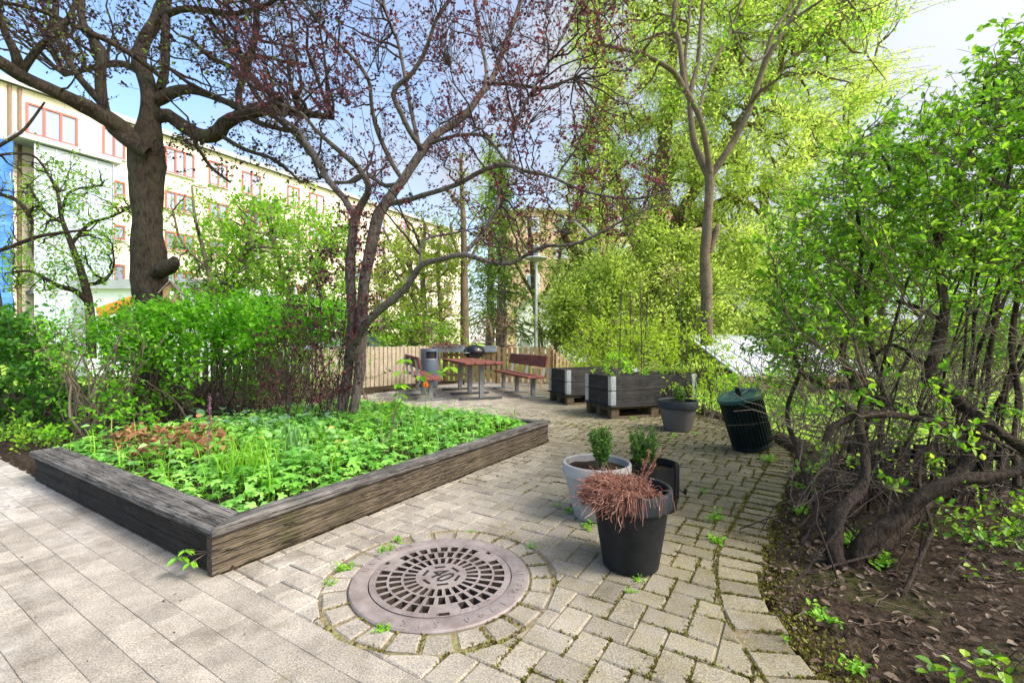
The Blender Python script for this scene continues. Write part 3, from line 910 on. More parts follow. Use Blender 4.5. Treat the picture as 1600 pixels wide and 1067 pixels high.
def text_geo(s, size, depth):
    cu = bpy.data.curves.new('lettering', 'FONT'); cu.body = s; cu.size = size; cu.align_x = 'CENTER'; cu.align_y = 'CENTER'
    cu.extrude = depth; cu.resolution_u = 2
    o = bpy.data.objects.new('lettering', cu); col.objects.link(o)
    dg = bpy.context.evaluated_depsgraph_get(); dg.update()
    me = o.evaluated_get(dg).to_mesh()
    V = np.array([v.co[:] for v in me.vertices]); Fd = {}
    for f in me.polygons: Fd.setdefault(len(f.vertices), []).append(list(f.vertices))
    Fs = [np.array(x) for x in Fd.values()]
    o.evaluated_get(dg).to_mesh_clear(); bpy.data.objects.remove(o); bpy.data.curves.remove(cu)
    return V, Fs
g = G(); gd = G()
def ring_text(s, r, a0, size, step, z_):
    """reads clockwise, feet towards the hub"""
    for k, ch in enumerate(s):
        if ch == ' ': continue
        V, Fs = text_geo(ch, size, .0016)
        a = math.radians(a0)-k*step
        g.add(V @ Rz(a-PI/2).T+np.array([r*math.cos(a), r*math.sin(a), z_]), Fs)
ring_text('ULEFOS', .383, 172, .050, .165, .0095)
ring_text('ULEFOS', .383, 8, .050, .125, .0095)
ring_text('1990', .383, -38, .050, .16, .0095)
ring_text('SJK', .383, -84, .050, .17, .0095)
ring_text('ULEFOS', .318, -42, .022, .085, .0085)
ring_text('SJK', .318, -84, .022, .17, .0085)
ring_text('SJK', .318, 42, .022, .17, .0085)
ring_text('NORWAY', .318, 80, .022, .085, .0085)
ring_text('NORWAY', .318, 195, .022, .085, .0085)
g.build('lettering', M['iron'], root, 'local')
V, Fs = text_geo('40', .125, .0008)
gd.add((V*np.array([.88, 1.15, 1])) @ Rz(math.radians(-47)).T+np.array([0, 0, zt+.001]), Fs)
for k in range(6):
    a = math.radians(43+k*60-60); c = np.array([.083*math.cos(a), .083*math.sin(a), zt+.001])
    gd.box(c, (.013, .052, .0016), rz=a)
gd.build('number', M['iron_dark'], root, 'local')
for ch in root.children:
    if ch.name != 'frame' and not ch.name.startswith('frame.'): ch.scale = (MS, MS, 1)

# ------------------------------------------------------------------ raised bed
def timber(L, w, h, seed=0, sh0=0.0, sh1=0.0, jit=.003, bev=.008):
    """along +x from 0, y centred, z from 0; sh: mitre shift of the ends per unit y"""
    K = max(3, int(L/.05)); b = bev
    sec = np.array([(-w/2+b, 0), (0, 0), (w/2-b, 0), (w/2, b), (w/2, h/2), (w/2, h-b), (w/2-b, h), (w*.25, h), (0, h), (-w*.25, h), (-w/2+b, h), (-w/2, h-b), (-w/2, h/2), (-w/2, b)])
    n = len(sec); xs = np.linspace(0, L, K); rng = np.random.default_rng(seed)
    V = np.zeros((K, n, 3)); V[:, :, 0] = xs[:, None]; V[:, :, 1] = sec[None, :, 0]; V[:, :, 2] = sec[None, :, 1]
    ph = rng.uniform(0, 9, n)
    V[:, :, 1] += jit*(np.sin(xs[:, None]*9+ph[None])*.5+rng.normal(size=(K, n))*.35)
    V[:, :, 2] += jit*(np.sin(xs[:, None]*7+ph[None]*1.7)*.5+rng.normal(size=(K, n))*.3)*(sec[None, :, 1] > h*.3)
    t = np.linspace(0, 1, K)[:, None]
    V[:, :, 0] += V[:, :, 1]*(sh0*np.clip(1-t*L/.5, 0, 1)+sh1*np.clip(1-(1-t)*L/.5, 0, 1))
    i = np.arange(K-1)[:, None]; j = np.arange(n)[None]; j2 = (j+1) % n
    Fq = np.stack([i*n+j, i*n+j2, (i+1)*n+j2, (i+1)*n+j], 2).reshape(-1, 4)
    return V.reshape(-1, 3), [Fq, np.arange(n)[None, ::-1], ((K-1)*n+np.arange(n))[None]]
def timber_obj(name, mat, L, w, h, u, v, z, along, parent, seed, **kw):
    g = G(); V, Fs = timber(L, w, h, seed, **kw); g.add(V, Fs)
    o = g.build(name, mat, parent, 'local')
    p = uv(u, v); o.location = (p[0]-parent.location[0], p[1]-parent.location[1], z)
    o.rotation_euler = (0, 0, UANG if along == 'u' else UANG+PI/2)
    return o
BU, BV = 3.56, 2.93
bed = empty('raised_bed', (C0[0], C0[1], 0), 'low raised flower bed framed with weathered dark timbers', 'raised bed')
# front (path side): planks stand at u=.03 inside, cap overhangs
for k in range(2):
    timber_obj('side_plank', M['side_shaded'], BV-.06, .05, .096, .035, .06, .001+k*.097, 'v', bed, 31+k)
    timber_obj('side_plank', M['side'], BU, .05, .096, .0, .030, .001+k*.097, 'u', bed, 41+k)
timber_obj('side_plank', M['side_shaded'], BV-.06, .05, .19, BU-.03, .06, .001, 'v', bed, 47)
timber_obj('side_plank', M['side_shaded'], BU-.14, .05, .17, .07, BV-.03, .001, 'u', bed, 48)
timber_obj('cap_timber', M['cap'], BV-.012, .20, .048, .085, .050, .197, 'v', bed, 51, sh0=-.60, jit=.0022, bev=.010)
timber_obj('cap_timber', M['cap'], BU-.07, .125, .048, .089, .048, .197, 'u', bed, 52, sh0=1.6, jit=.0022, bev=.010)
timber_obj('cap_timber', M['cap'], BV-.12, .12, .045, BU-.055, .118, .196, 'v', bed, 53, jit=.0022, bev=.010)
g = G()
us = np.linspace(.06, BU-.06, 50); vs = np.linspace(.06, BV-.06, 40)
X, Y = np.meshgrid(us, vs, indexing='ij')
P = C0[None, None]+U*X[..., None]+Vv*Y[..., None]
Z = .165+.02*wob(P[..., 0], P[..., 1], 2)
i = np.arange(49)[:, None]; j = np.arange(39)[None]
g.add(np.concatenate([P, Z[..., None]], 2).reshape(-1, 3), [np.stack([i*40+j, (i+1)*40+j, (i+1)*40+j+1, i*40+j+1], 2).reshape(-1, 4)], 0, True)
g.build('bed_soil', M['soil'], bed)
BEDZ = .165

# ------------------------------------------------------------------ pots
def pot(name, loc, R, r, h, lip, mat, rimmat, label, cat='plant pot', soil_z=None, lipout=.02, straight=False):
    o = empty(name, loc, label, cat)
    t = .016
    g = G()
    ro = R-lipout
    prof = [(r*.9, .0), (r, .006), (r+(ro-r)*.5, (h-lip)*.5), (ro, h-lip)]
    if straight: prof = [(r*.95, 0), (r, .006), (R, h), (R-.004, h), (R-.006, .05)]
    g.lathe(prof, 56)
    g.build('body', mat, o, 'local')
    if not straight:
        g = G()
        g.lathe([(ro-.002, h-lip), (R-.004, h-lip+.001), (R, h-lip+.006), (R, h-.008), (R-.004, h-.001), (R-t, h), (R-t-.005, h-.006), (R-t-.008, h-lip), (ro-.03, h-lip-.002)], 56)
        g.build('rim', rimmat, o, 'local')
    g = G(); zs = h-(soil_z if soil_z else .06)
    rs = (R-.03) if not straight else R-.012
    rr = np.linspace(0, rs, 6); a = np.arange(28)/28*2*PI
    V = np.stack([rr[:, None]*np.cos(a), rr[:, None]*np.sin(a), zs+.012*wob(rr[:, None]*np.cos(a)*6, rr[:, None]*np.sin(a)*6, 2)], 2).reshape(-1, 3)
    i = np.arange(5)[:, None]; j = np.arange(28)[None]; j2 = (j+1) % 28
    g.add(V, [np.stack([i*28+j, i*28+j2, (i+1)*28+j2, (i+1)*28+j], 2).reshape(-1, 4)], 0, True)
    g.build('soil_fill', M['potsoil'], o, 'local')
    return o, zs
P1 = (.612, 2.36, .002); P2 = (.560, 3.02, .002); P3 = (.985, 3.18, .002); P4 = (2.157, 5.95, .002)
_, ZP1 = pot('plant_pot', P1, .208, .140, .405, .092, M['pot_black'], M['pot_rim'], 'charcoal black plant pot with dried heather hanging over its rim', soil_z=.05)
_, ZP2 = pot('plant_pot', P2, .224, .15, .355, .078, M['pot_white'], M['pot_white'], 'pale grey white plant pot with a wide thick rim', soil_z=.045, lipout=.016)
o3, ZP3 = pot('nursery_pot', P3, .168, .155, .305, .0, M['bag_black'], M['bag_black'], 'thin black plastic nursery pot with straight sides and brown patch', 'plant pot', soil_z=.05, straight=True)
_, ZP4 = pot('plant_pot', P4, .252, .168, .385, .098, M['pot_grey'], M['pot_rim'], 'brown grey plant pot beside the black pallet box')
# cord loop, brown patch and flap of the nursery pot
g = G()
for dx in (0, .028):
    a = math.radians(-52+dx*300)
    p = [(.150*math.cos(a), .150*math.sin(a), .27), (.158*math.cos(a), .158*math.sin(a), .33), (.178*math.cos(a), .178*math.sin(a), .325), (.177*math.cos(a), .177*math.sin(a), .22), (.172*math.cos(a), .172*math.sin(a), .10)]
    Lp = smooth_path(np.array(p), 14); g.tube(Lp, .0055, 6)
g.build('cord', M['black'], o3, 'local')
g = G(); aa = np.radians(np.linspace(-24, -4, 6)); zz = np.array([.06, .10, .14, .17, .20])
ww = np.array([1.0, .95, .75, .5, .2])
V = np.array([[(.1665+.006*(z/.3))*math.cos(-.22+(a+.22)*w), (.1665+.006*(z/.3))*math.sin(-.22+(a+.22)*w), z] for z, w in zip(zz, ww) for a in aa])
i = np.arange(4)[:, None]; j = np.arange(5)[None]
g.add(V, [np.stack([i*6+j, i*6+j+1, (i+1)*6+j+1, (i+1)*6+j], 2).reshape(-1, 4)]); g.build('worn_patch', M['peel'], o3, 'local')
g = G(); g.bar((.165, -.02, .13), (.205, -.03, .10), .05, .004); g.bar((.205, -.03, .10), (.215, -.03, .135), .05, .004); g.build('flap', M['bag_black'], o3, 'local')

# ------------------------------------------------------------------ pallet boxes
PANG = math.atan2(.34, .94)
def pallet_box(x, y, L, Wd, side, grp_pos):
    R = Rz(PANG)
    def loc(a, b, z=0): return np.array([x, y, 0])+R@np.array([a, b, z])
    # pallet
    o = empty('pallet', (x, y, 0), f'weathered wooden pallet under the {side} black box', 'pallet', 'pallets under the black boxes')
    g = G().xf(R)
    for b in (.0, Wd/2-.05, Wd-.10):
        g.box((L/2, b+.05, .013), (L, .10, .022), bev=.003)
    o1 = g.build('bottom_board', M['pallet'], o, 'local')
    for a in (.0, L/2-.07, L-.14):
        for b in (0.0, Wd/2-.05, Wd-.10):
            g = G().xf(R); g.box((a+.07, b+.05, .073), (.14, .098, .094), bev=.004); g.build('block', M['pallet'], o, 'local')
    g = G().xf(R)
    for a in (.0, L/2-.07, L-.14): g.box((a+.07, Wd/2, .132), (.14, Wd, .02), bev=.003)
    for k in range(5): g.box((L/2, .06+k*(Wd-.12)/4, .153), (L, .11, .02), bev=.003)
    g.build('deck_board', M['pallet'], o, 'local')
    g = G().xf(R); g.box((L/2, Wd/2, .180), (L+.07, Wd+.07, .022), bev=.006); g.build('base_sheet', M['collar'], o, 'local')
    # two collars
    hc = .222; zz = .193
    for k, w in enumerate(('lower', 'upper')):
        c = empty('pallet_collar', (x, y, zz), f'{w} black stained board frame of the {side} pallet box', 'pallet collar', 'black board frames on the pallets')
        for (ca, cb, la, lb) in ((L/2, .012, L-.006, .022), (L/2, Wd-.012, L-.006, .022), (.012, Wd/2, .022, Wd-.05), (L-.012, Wd/2, .022, Wd-.05)):
            g = G(); g.box((0, 0, 0), (max(la, lb), .022, hc-.006), bev=.002)
            b_ = g.build('board', M['collar'], c, 'local')
            p = R@np.array([ca, cb, hc/2]); b_.location = p; b_.rotation_euler = (0, 0, PANG+(0 if la > lb else PI/2))
        for (ca, cb, sx, sy) in ((0, 0, -1, -1), (L, 0, 1, -1), (0, Wd, -1, 1), (L, Wd, 1, 1)):
            g = G().xf(R)
            g.box((ca-sx*.042, cb+sy*.0025, hc/2), (.075, .006, hc-.012), bev=.001)
            g.box((ca+sx*.0025, cb-sy*.042, hc/2), (.006, .075, hc-.012), bev=.001)
            g.tubes(np.array([[(ca+sx*.004, cb+sy*.004, .01), (ca+sx*.004, cb+sy*.004, hc-.01)]]), np.full((1, 2), .011), 8)
            for q in np.linspace(.035, hc-.035, 5):
                g.box((ca-sx*.042, cb+sy*.007, q), (.022, .005, .014), bev=.001); g.box((ca+sx*.007, cb-sy*.042, q), (.005, .022, .014), bev=.001)
            g.build('hinge', M['galv'], c, 'local')
        zz += hc
    s = empty('box_soil', (x, y, .5), f'dark potting soil filling the {side} pallet box', 'soil')
    g = G().xf(R); nn = 14
    A, B = np.meshgrid(np.linspace(.03, L-.03, nn), np.linspace(.03, Wd-.03, nn), indexing='ij')
    Z = .02*wob(A*3, B*3, 1)
    i = np.arange(nn-1)[:, None]; j = np.arange(nn-1)[None]
    g.add(np.stack([A, B, Z], 2).reshape(-1, 3), [np.stack([i*nn+j, (i+1)*nn+j, (i+1)*nn+j+1, i*nn+j+1], 2).reshape(-1, 4)], 0, True)
    ob = g.build('soil_surface', M['potsoil'], s, 'local')
pallet_box(1.468, 6.76, 1.556, .75, 'nearer', 0)
pallet_box(.994, 8.25, 1.5, .75, 'farther', 1)

# ------------------------------------------------------------------ benches and table
AX = np.array([-.326, .945, 0]); AX /= np.linalg.norm(AX); PX = np.array([AX[1], -AX[0], 0])   # along / to the right
ANG = math.atan2(AX[1], AX[0])
def board(name, mat, root, c, L, w, h, ang, roll=0.0, bev=.006):
    g = G(); g.box((0, 0, 0), (L, w, h), bev=bev)
    o = g.build(name, mat, root, 'local'); o.location = np.asarray(c)-np.array(root.location); o.rotation_euler = (roll, 0, ang); return o
tb = np.array([-.61, 9.07, 0])
t = empty('picnic_table', tb, 'picnic table with red stained plank top on grey steel legs', 'table')
Lt = 2.5; mid = tb+AX*(.95)
for k in range(4):
    board('tabletop_plank', M['bench_wood'], t, mid+PX*(-.30+k*.2)+np.array([0, 0, .722]), Lt, .188, .042, ANG)
for s_ in (0, .95, 1.92):
    b = tb+AX*s_
    o = board('leg', M['bench_steel'], t, b+np.array([0, 0, .36]), .09, .09, .66, ANG)
    board('foot', M['dark_steel'], t, b+np.array([0, 0, .026]), .07, .86, .05, ANG)
    board('crossbar', M['dark_steel'], t, b+np.array([0, 0, .686]), .06, .76, .026, ANG)
def bench(b0, side, label):
    """side +1: backrest to the right"""
    b0 = np.array([b0[0], b0[1], 0]); t = empty('bench', b0, label, 'bench', 'red benches at the picnic table')
    m_ = b0+AX*1.0
    for k in (-1, 1):
        board('seat_plank', M['bench_wood'], t, m_+PX*(k*.098)+np.array([0, 0, .425]), 2.36, .188, .04, ANG)
    tilt = .2
    board('backrest', M['bench_wood'], t, m_+PX*side*(.235)+np.array([0, 0, .735]), 2.3, .042, .235, ANG, roll=side*tilt)
    for s_ in (.02, 1.0, 1.98):
        b = b0+AX*s_
        board('leg', M['bench_steel'], t, b+np.array([0, 0, .22]), .08, .08, .35, ANG)
        board('foot', M['bench_steel'], t, b+np.array([0, 0, .02]), .065, .52, .038, ANG)
        g = G(); p0 = b+PX*side*.06+np.array([0, 0, .392]); p1 = b+PX*side*.215+np.array([0, 0, .395]); p2 = b+PX*side*.288+np.array([0, 0, .80])
        g.bar(p0-t.location, p1-t.location, .05, .012); g.bar(p1-t.location, p2-t.location, .05, .012)
        g.build('back_bracket', M['galv'], t, 'local')
    return t
bench((.436, 9.32), 1, 'red plank bench with backrest right of the picnic table')
bench((-1.57, 8.84), -1, 'red plank bench seen end on beside the blue grey litter bin')

# ------------------------------------------------------------------ litter bin, grill
o = empty('litter_bin', (-2.08, 11.45, 0), 'blue grey round litter bin with a dark letterbox opening', 'litter bin')
g = G(); r_ = .215
g.lathe([(r_-.02, .0), (r_, .02), (r_, .70)], 40)
a = np.radians(np.linspace(-70, 250, 40))
# open mouth facing the yard: hood behind and left of it
for (a0, a1, z0, z1) in ((-20, 210, .70, .94), (210, 262, .70, .94), (-20, 262, .94, .97), (262, 340, .70, .725), (262, 340, .90, .97)):
    aa = np.radians(np.linspace(a0, a1, 18))
    V = np.concatenate([np.c_[r_*np.cos(aa), r_*np.sin(aa), np.full(18, z)] for z in (z0, z1)])
    j = np.arange(17); g.add(V, [np.stack([j, j+1, 18+j+1, 18+j], 1)], 0, True)
g.disc(r_, .97, 40)
g.build('body', M['bin_blue'], o, 'local')
g = G(); aa = np.radians(np.linspace(255, 350, 14)); rr = r_-.03
V = np.concatenate([np.c_[rr*np.cos(aa), rr*np.sin(aa), np.full(14, z)] for z in (.72, .93)]); j = np.arange(13)
g.add(V, [np.stack([j, j+1, 14+j+1, 14+j], 1)]); g.build('opening', M['black_hole'], o, 'local')
g = G(); aa = np.radians(np.linspace(262, 340, 14))
V = np.concatenate([np.c_[(r_+.006)*np.cos(aa), (r_+.006)*np.sin(aa), np.full(14, z)] for z in (.70, .725)]); j = np.arange(13)
g.add(V, [np.stack([j, j+1, 14+j+1, 14+j], 1)]); g.build('lip', M['galv'], o, 'local')

o = empty('kettle_grill', (-1.02, 12.35, 0), 'black kettle barbecue grill with domed lid behind the table', 'grill')
R_ = .29; zb = .88
g = G(); th = np.linspace(0, PI/2, 10)
g.lathe([(R_*math.cos(t_), zb+.005+R_*.62*math.sin(t_)) for t_ in th], 40)
g.build('lid', M['enamel'], o, 'local')
g = G(); g.lathe([(R_*math.cos(t_)*1.0, zb-R_*.75*math.sin(t_)) for t_ in th], 40); g.lathe([(R_+.006, zb-.012), (R_+.008, zb-.006), (R_+.006, zb)], 40)
g.build('bowl', M['enamel'], o, 'local')
g = G(); hz = zb+.18
g.tube(smooth_path(np.array([(-.05, 0, hz-.005), (-.045, 0, hz+.04), (.045, 0, hz+.04), (.05, 0, hz-.005)]), 10), .011, 8); g.build('handle', M['black'], o, 'local')
g = G(); g.tube([(-.22, -.24, zb-.03), (-.30, -.31, zb-.03), (-.18, -.36, zb-.03), (-.10, -.27, zb-.03)], .009, 6); g.build('side_handle', M['galv'], o, 'local')
for a in (90, 210, 330):
    a = math.radians(a); g = G(); g.tube([(.13*math.cos(a), .13*math.sin(a), zb-.17), (.30*math.cos(a), .30*math.sin(a), .03)], .011, 8); g.build('leg', M['galv'], o, 'local')
for a in (210, 330):
    a = math.radians(a); g = G(); c = np.array([.31*math.cos(a), .31*math.sin(a), .078])
    g.lathe([(.001, -.015), (.05, -.015), (.075, -.018), (.078, 0), (.075, .018), (.05, .015), (.001, .015)], 24)
    V = np.concatenate(g.V)
    w = g.build('wheel', M['tyre'], o, 'local'); w.rotation_euler = (0, PI/2, 0); w.location = c

# ------------------------------------------------------------------ green bin leaning over
bl = np.array([2.56, 4.85, .045])
o = empty('garden_bin', bl, 'dark green ribbed plastic bin with lid leaning to the left', 'bin')
o.rotation_euler = (math.radians(3), math.radians(-17), 0)
g = G(); n = 72; hb = .56
a = np.arange(n*2)/(n*2)*2*PI
rib = np.where((np.arange(n*2)//2) % 2 == 0, 0.0, -.018)
rows = [(0.0, .196, 0), (.012, .206, 0), (.045, .206, 0), (.05, .203, 1), (hb-.04, .212, 1), (hb-.035, .215, 0), (hb, .215, 0)]
V = np.array([[(r_+rib[k]*m_)*math.cos(a[k]), (r_+rib[k]*m_)*math.sin(a[k]), z_] for z_, r_, m_ in rows for k in range(n*2)])
i = np.arange(len(rows)-1)[:, None]; j = np.arange(n*2)[None]; j2 = (j+1) % (n*2)
g.add(V, [np.stack([i*n*2+j, i*n*2+j2, (i+1)*n*2+j2, (i+1)*n*2+j], 2).reshape(-1, 4), np.arange(n*2)[None]])
g.build('body', M['bin_green'], o, 'local')
g = G(); g.lathe([(.219, hb-.03), (.222, hb-.02), (.222, hb+.004), (.216, hb+.012), (.165, hb+.012), (.16, hb-.004), (.0, hb-.004)], 56)
g.box((0, 0, hb+.004), (.31, .03, .016), rz=.5, bev=.003)
g.build('lid', M['bin_lid'], o, 'local')
g = G(); g.lathe([(.0, hb-.005), (.026, hb-.005), (.026, hb+.085), (.022, hb+.09), (0, hb+.09)], 16); g.box((.0, 0, hb+.02), (.09, .02, .04), rz=.5, bev=.004)
g.build('handle', M['bin_green'], o, 'local')

def rock(name, c, s, label, seed, mat='stone', cat='stone'):
    bm = bmesh.new(); bmesh.ops.create_icosphere(bm, subdivisions=3, radius=1)
    rng = np.random.default_rng(seed); ph = rng.uniform(0, 9, 6)
    V = np.array([v.co[:] for v in bm.verts]); Fs = np.array([[v.index for v in f.verts] for f in bm.faces]); bm.free()
    k = 1+.16*np.sin(V[:, 0]*2.7+ph[0])*np.cos(V[:, 1]*2.3+ph[1])+.10*np.sin(V[:, 2]*4+V[:, 0]*3+ph[2])+.05*np.sin(V[:, 1]*8+ph[3])
    g = G(); g.add(V*k[:, None]*np.array(s), [Fs], 0, True)
    return tag(g.build(name, M[mat], None, c), label, cat)
rock('stone', (2.78, 4.84, .05), (.13, .11, .09), 'grey stone wedged beside the leaning green bin', 3)
rock('pebble', (1.285, 1.72, -.02), (.022, .018, .014), 'small white pebble on the soil by the curved paving edge', 4, 'white')
rock('pebble', (1.53, 2.06, .0), (.02, .016, .012), 'small pale pebble on the dark soil under the twisted bush', 6, 'stone')
# ------------------------------------------------------------------ fences
def fence(name, label, A, B, h, pitch, w, mat, z0=.03, hook=None, top=None, posts=2, postmat=None, seed=0):
    A, B = np.array([A[0], A[1], 0]), np.array([B[0], B[1], 0]); d = B-A; L = np.linalg.norm(d); ang = math.atan2(d[1], d[0])
    rng = np.random.default_rng(seed)
    o = empty(name, A, label, 'fence'); R = Rz(ang)
    g = G().xf(R)
    n = int(L/pitch)
    for k in range(n):
        x = (k+.5)*L/n; hh = h+rng.uniform(-.012, .012)
        if top: hh = top(x/L)
        g.box((x, -.012, (z0+hh)/2), (w, .020, hh-z0), bev=.003)
    g.build('picket_panel', mat, o, 'local')
    for zz in (.22, .78):
        g = G().xf(R)
        if top: g.bar((0, .018, top(0)*zz), (L, .018, top(1)*zz), .03, .07)
        else: g.box((L/2, .018, h*zz), (L, .034, .075), bev=.003)
        g.build('rail', mat, o, 'local')
    for k in range(posts):
        g = G().xf(R); hh = (top(k/(posts-1)) if top else h)+.03
        g.box((L*k/(posts-1), .075, hh/2), (.085, .085, hh), bev=.005); g.build('post', postmat or mat, o, 'local')
    return o
fence('picket_fence', 'pale wooden picket fence running behind the purple leaved tree', FA, FB-(FB-FA)/np.linalg.norm(FB-FA)*.03, 1.02, .122, .103, M['fence_pale'], posts=4, seed=1)
fence('picket_fence', 'picket fence half hidden behind the hedge, its shade painted in dark', (-6.4, 8.0), (-4.5, 10.12), .95, .13, .10, M['fence_dark'], posts=3, seed=9)  # dark wood here paints in the shade on this stretch
fence('picket_fence', 'brown wooden picket fence behind the grill and right bench', FB+np.array([.08, -.02]), FC, .99, .145, .098, M['fence_brown'], posts=3, seed=2)
fence('ramp_fence', 'sloping wooden fence dropping down beside the steps', (1.16, 12.33), (2.0, 12.9), .8, .12, .09, M['fence_brown'], z0=-.1, top=lambda t: .90-.62*t, posts=2, seed=3)
g = G(); g.box((0, 0, .53), (.085, .085, 1.06), bev=.006); tag(g.build('fence_post', M['bench_steel'], None, (1.02, 12.22, 0)), 'grey square post at the end of the brown picket fence', 'post')
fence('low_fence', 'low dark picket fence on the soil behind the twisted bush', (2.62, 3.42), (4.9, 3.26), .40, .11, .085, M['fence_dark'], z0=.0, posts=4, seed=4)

# troughs hung on the fence
def trough(px, Y, w, label, mat, tilt=.0, h=.17):
    c = W(px, 552, Y); o = empty('fence_planter', (c[0], c[1], .86), label, 'planter box', 'planter boxes on the fence')
    g = G().xf(Rz(-.12))
    for (cx_, cy_, sx, sy) in ((0, -.10, w, .012), (0, .10, w, .012), (-w/2, 0, .012, .19), (w/2, 0, .012, .19)):
        g.box((cx_, cy_, h/2), (sx, sy, h), bev=.002)
    g.box((0, 0, .006), (w, .19, .012)); g.box((0, -.112, h-.012), (w+.03, .02, .024), bev=.003)
    g.build('box', mat, o, 'local')
    g = G().xf(Rz(-.12)); g.box((0, 0, h-.03), (w-.03, .17, .02)); g.build('soil_fill', M['potsoil'], o, 'local')
    return o
trough(690, 12.6, .36, 'grey planter box of dried orange heather on the fence', M['galv'])
trough(712, 12.62, .48, 'grey planter box with silvery dried plants on the fence', M['galv'])
trough(762, 12.66, .50, 'grey green planter box on the fence right of the grill', M['galv'])
def dry_clump(name, c, sx, n, L, mat, label, seed, cat='plant'):
    rng = np.random.default_rng(seed); g = G()
    b = np.array(c)+rng.normal(size=(n, 3))*np.array([sx, .05, .01])
    d = rnd_unit(rng, n)+np.array([0, 0, .7]); d /= np.linalg.norm(d, axis=1, keepdims=True)
    t = np.linspace(0, 1, 5)[None, :, None]; LL = rng.uniform(.5, 1.1, n)[:, None, None]*L
    P = b[:, None]+d[:, None]*t*LL+np.array([0, 0, -1.0])*t*t*LL*.35+rng.normal(size=(n, 5, 3))*.008
    g.tubes(P, np.full((n, 5), .005), 4)
    return tag(g.build(name, mat, None, tuple(c)), label, cat)
c = W(693, 552, 12.6); dry_clump('dried_heather', (c[0], c[1], 1.0), .14, 420, .20, M['heather'], 'orange brown dried heather in the leftmost fence planter', 61)
c = W(709, 552, 12.62); dry_clump('dried_plant', (c[0], c[1], 1.0), .14, 260, .16, M['twig_pale'], 'silvery grey dried plant in a fence planter left of the grill', 62)

# wooden stool and pale garden stakes behind the bench
o = empty('wooden_stool', (.62, 11.75, 0), 'light wooden frame stool behind the right bench', 'stool')
for dx in (-.13, .13):
    for dy in (-.12, .12):
        g = G(); g.box((dx, dy, .37), (.035, .035, .74), bev=.003); g.build('leg', M['wood_light'], o, 'local')
g = G()
for zz in (.26, .5): g.box((0, -.12, zz), (.23, .025, .05)); g.box((0, .12, zz), (.23, .025, .05))
g.build('rung', M['wood_light'], o, 'local')
g = G(); g.box((0, 0, .75), (.34, .32, .025), bev=.004); g.build('seat', M['wood_light'], o, 'local')

# ------------------------------------------------------------------ lamp post
lp = W(838, 533, 15); o = empty('lamp_post', (lp[0], lp[1], -.1), 'slim pale grey lamp post with a flat disc head', 'street lamp')
zt_ = H+(CY-404)/F*15+.1
g = G(); g.lathe([(.07, 0), (.07, 1.0), (.05, 1.06), (.045, zt_-.28), (.04, zt_-.12)], 20); g.build('pole', M['lamp_metal'], o, 'local')
g = G(); g.lathe([(.05, zt_-.13), (.10, zt_-.10), (.36, zt_-.02), (.37, zt_), (.33, zt_+.03), (.12, zt_+.07), (0, zt_+.08)], 40); g.build('lamp_head', M['lamp_metal'], o, 'local')

# ------------------------------------------------------------------ apartment building
E = np.array([.507, .862]); E /= np.linalg.norm(E); NF = np.array([E[1], -E[0]])       # along facade, outwards
F0 = np.array([-28.9, 25.8]); BANG = math.atan2(E[1], E[0])
ZR = 16.05
apt = empty('apartment_building', (F0[0], F0[1], 0), 'long cream apartment building with red framed windows', 'building')
RB = Rz(BANG)          # local x along facade, local y = inwards (left), -y outwards
def bobj(g, name, mat, parent=apt, rot=True):
    o = g.build(name, mat, parent, 'local'); return o
g = G(); g.box((19, 5.0, ZR/2-.1), (50, 10, ZR-.2)); w_ = g.build('wall', M['facade'], apt, 'local'); w_.rotation_euler = (0, 0, BANG)
g = G(); g.box((19, 4.9, ZR+.0), (50.5, 10.6, .22)); g.box((19, -.32, ZR-.16), (50.5, .12, .1)); w_ = g.build('roof', M['concrete'], apt, 'local'); w_.rotation_euler = (0, 0, BANG)
def window(s0, s1, z0, z1, panes):
    g = G(); w, h = s1-s0, z1-z0; fr = .11
    g.box(((s0+s1)/2, -.05, z1-fr/2), (w, .10, fr)); g.box(((s0+s1)/2, -.05, z0+fr/2), (w, .10, fr))
    for k in range(panes+1):
        x = s0+fr/2+(w-fr)*k/panes; g.box((x, -.046, (z0+z1)/2), (fr, .09, h-2*fr-.004))
    g.box(((s0+s1)/2, -.09, z0-.03), (w+.1, .18, .05), m=1)
    f = g.build('window', [M['red_frame'], M['concrete']], apt, 'local'); f.rotation_euler = (0, 0, BANG)
    g = G(); g.box(((s0+s1)/2, -.012, (z0+z1)/2), (w-.05, .024, h-.05)); p = g.build('pane', M['glass'], f, 'local')
rowz = [14.2, 11.3, 8.4, 5.6, 2.8]
for ri, zc in enumerate(rowz):
    cols = [(1.0, 3.3, 3), (4.5, 5.7, 2), (8.0, 9.9, 3), (10.9, 12.3, 2), (13.4, 15.0, 2), (17.4, 18.6, 2), (19.6, 21.2, 2), (24, 25.6, 2), (27.5, 29, 2), (31.5, 33, 2), (35, 37, 3), (39.5, 41, 2)]
    if ri: cols = [(s0, s1, p) for s0, s1, p in cols if s0 > 4]
    for s0, s1, p in cols:
        hh = 1.85 if ri == 0 else 1.35
        if s0 == 4.5 and ri in (1, 2): hh = 1.0
        window(s0, s1, zc-hh/2, zc+hh/2, p)
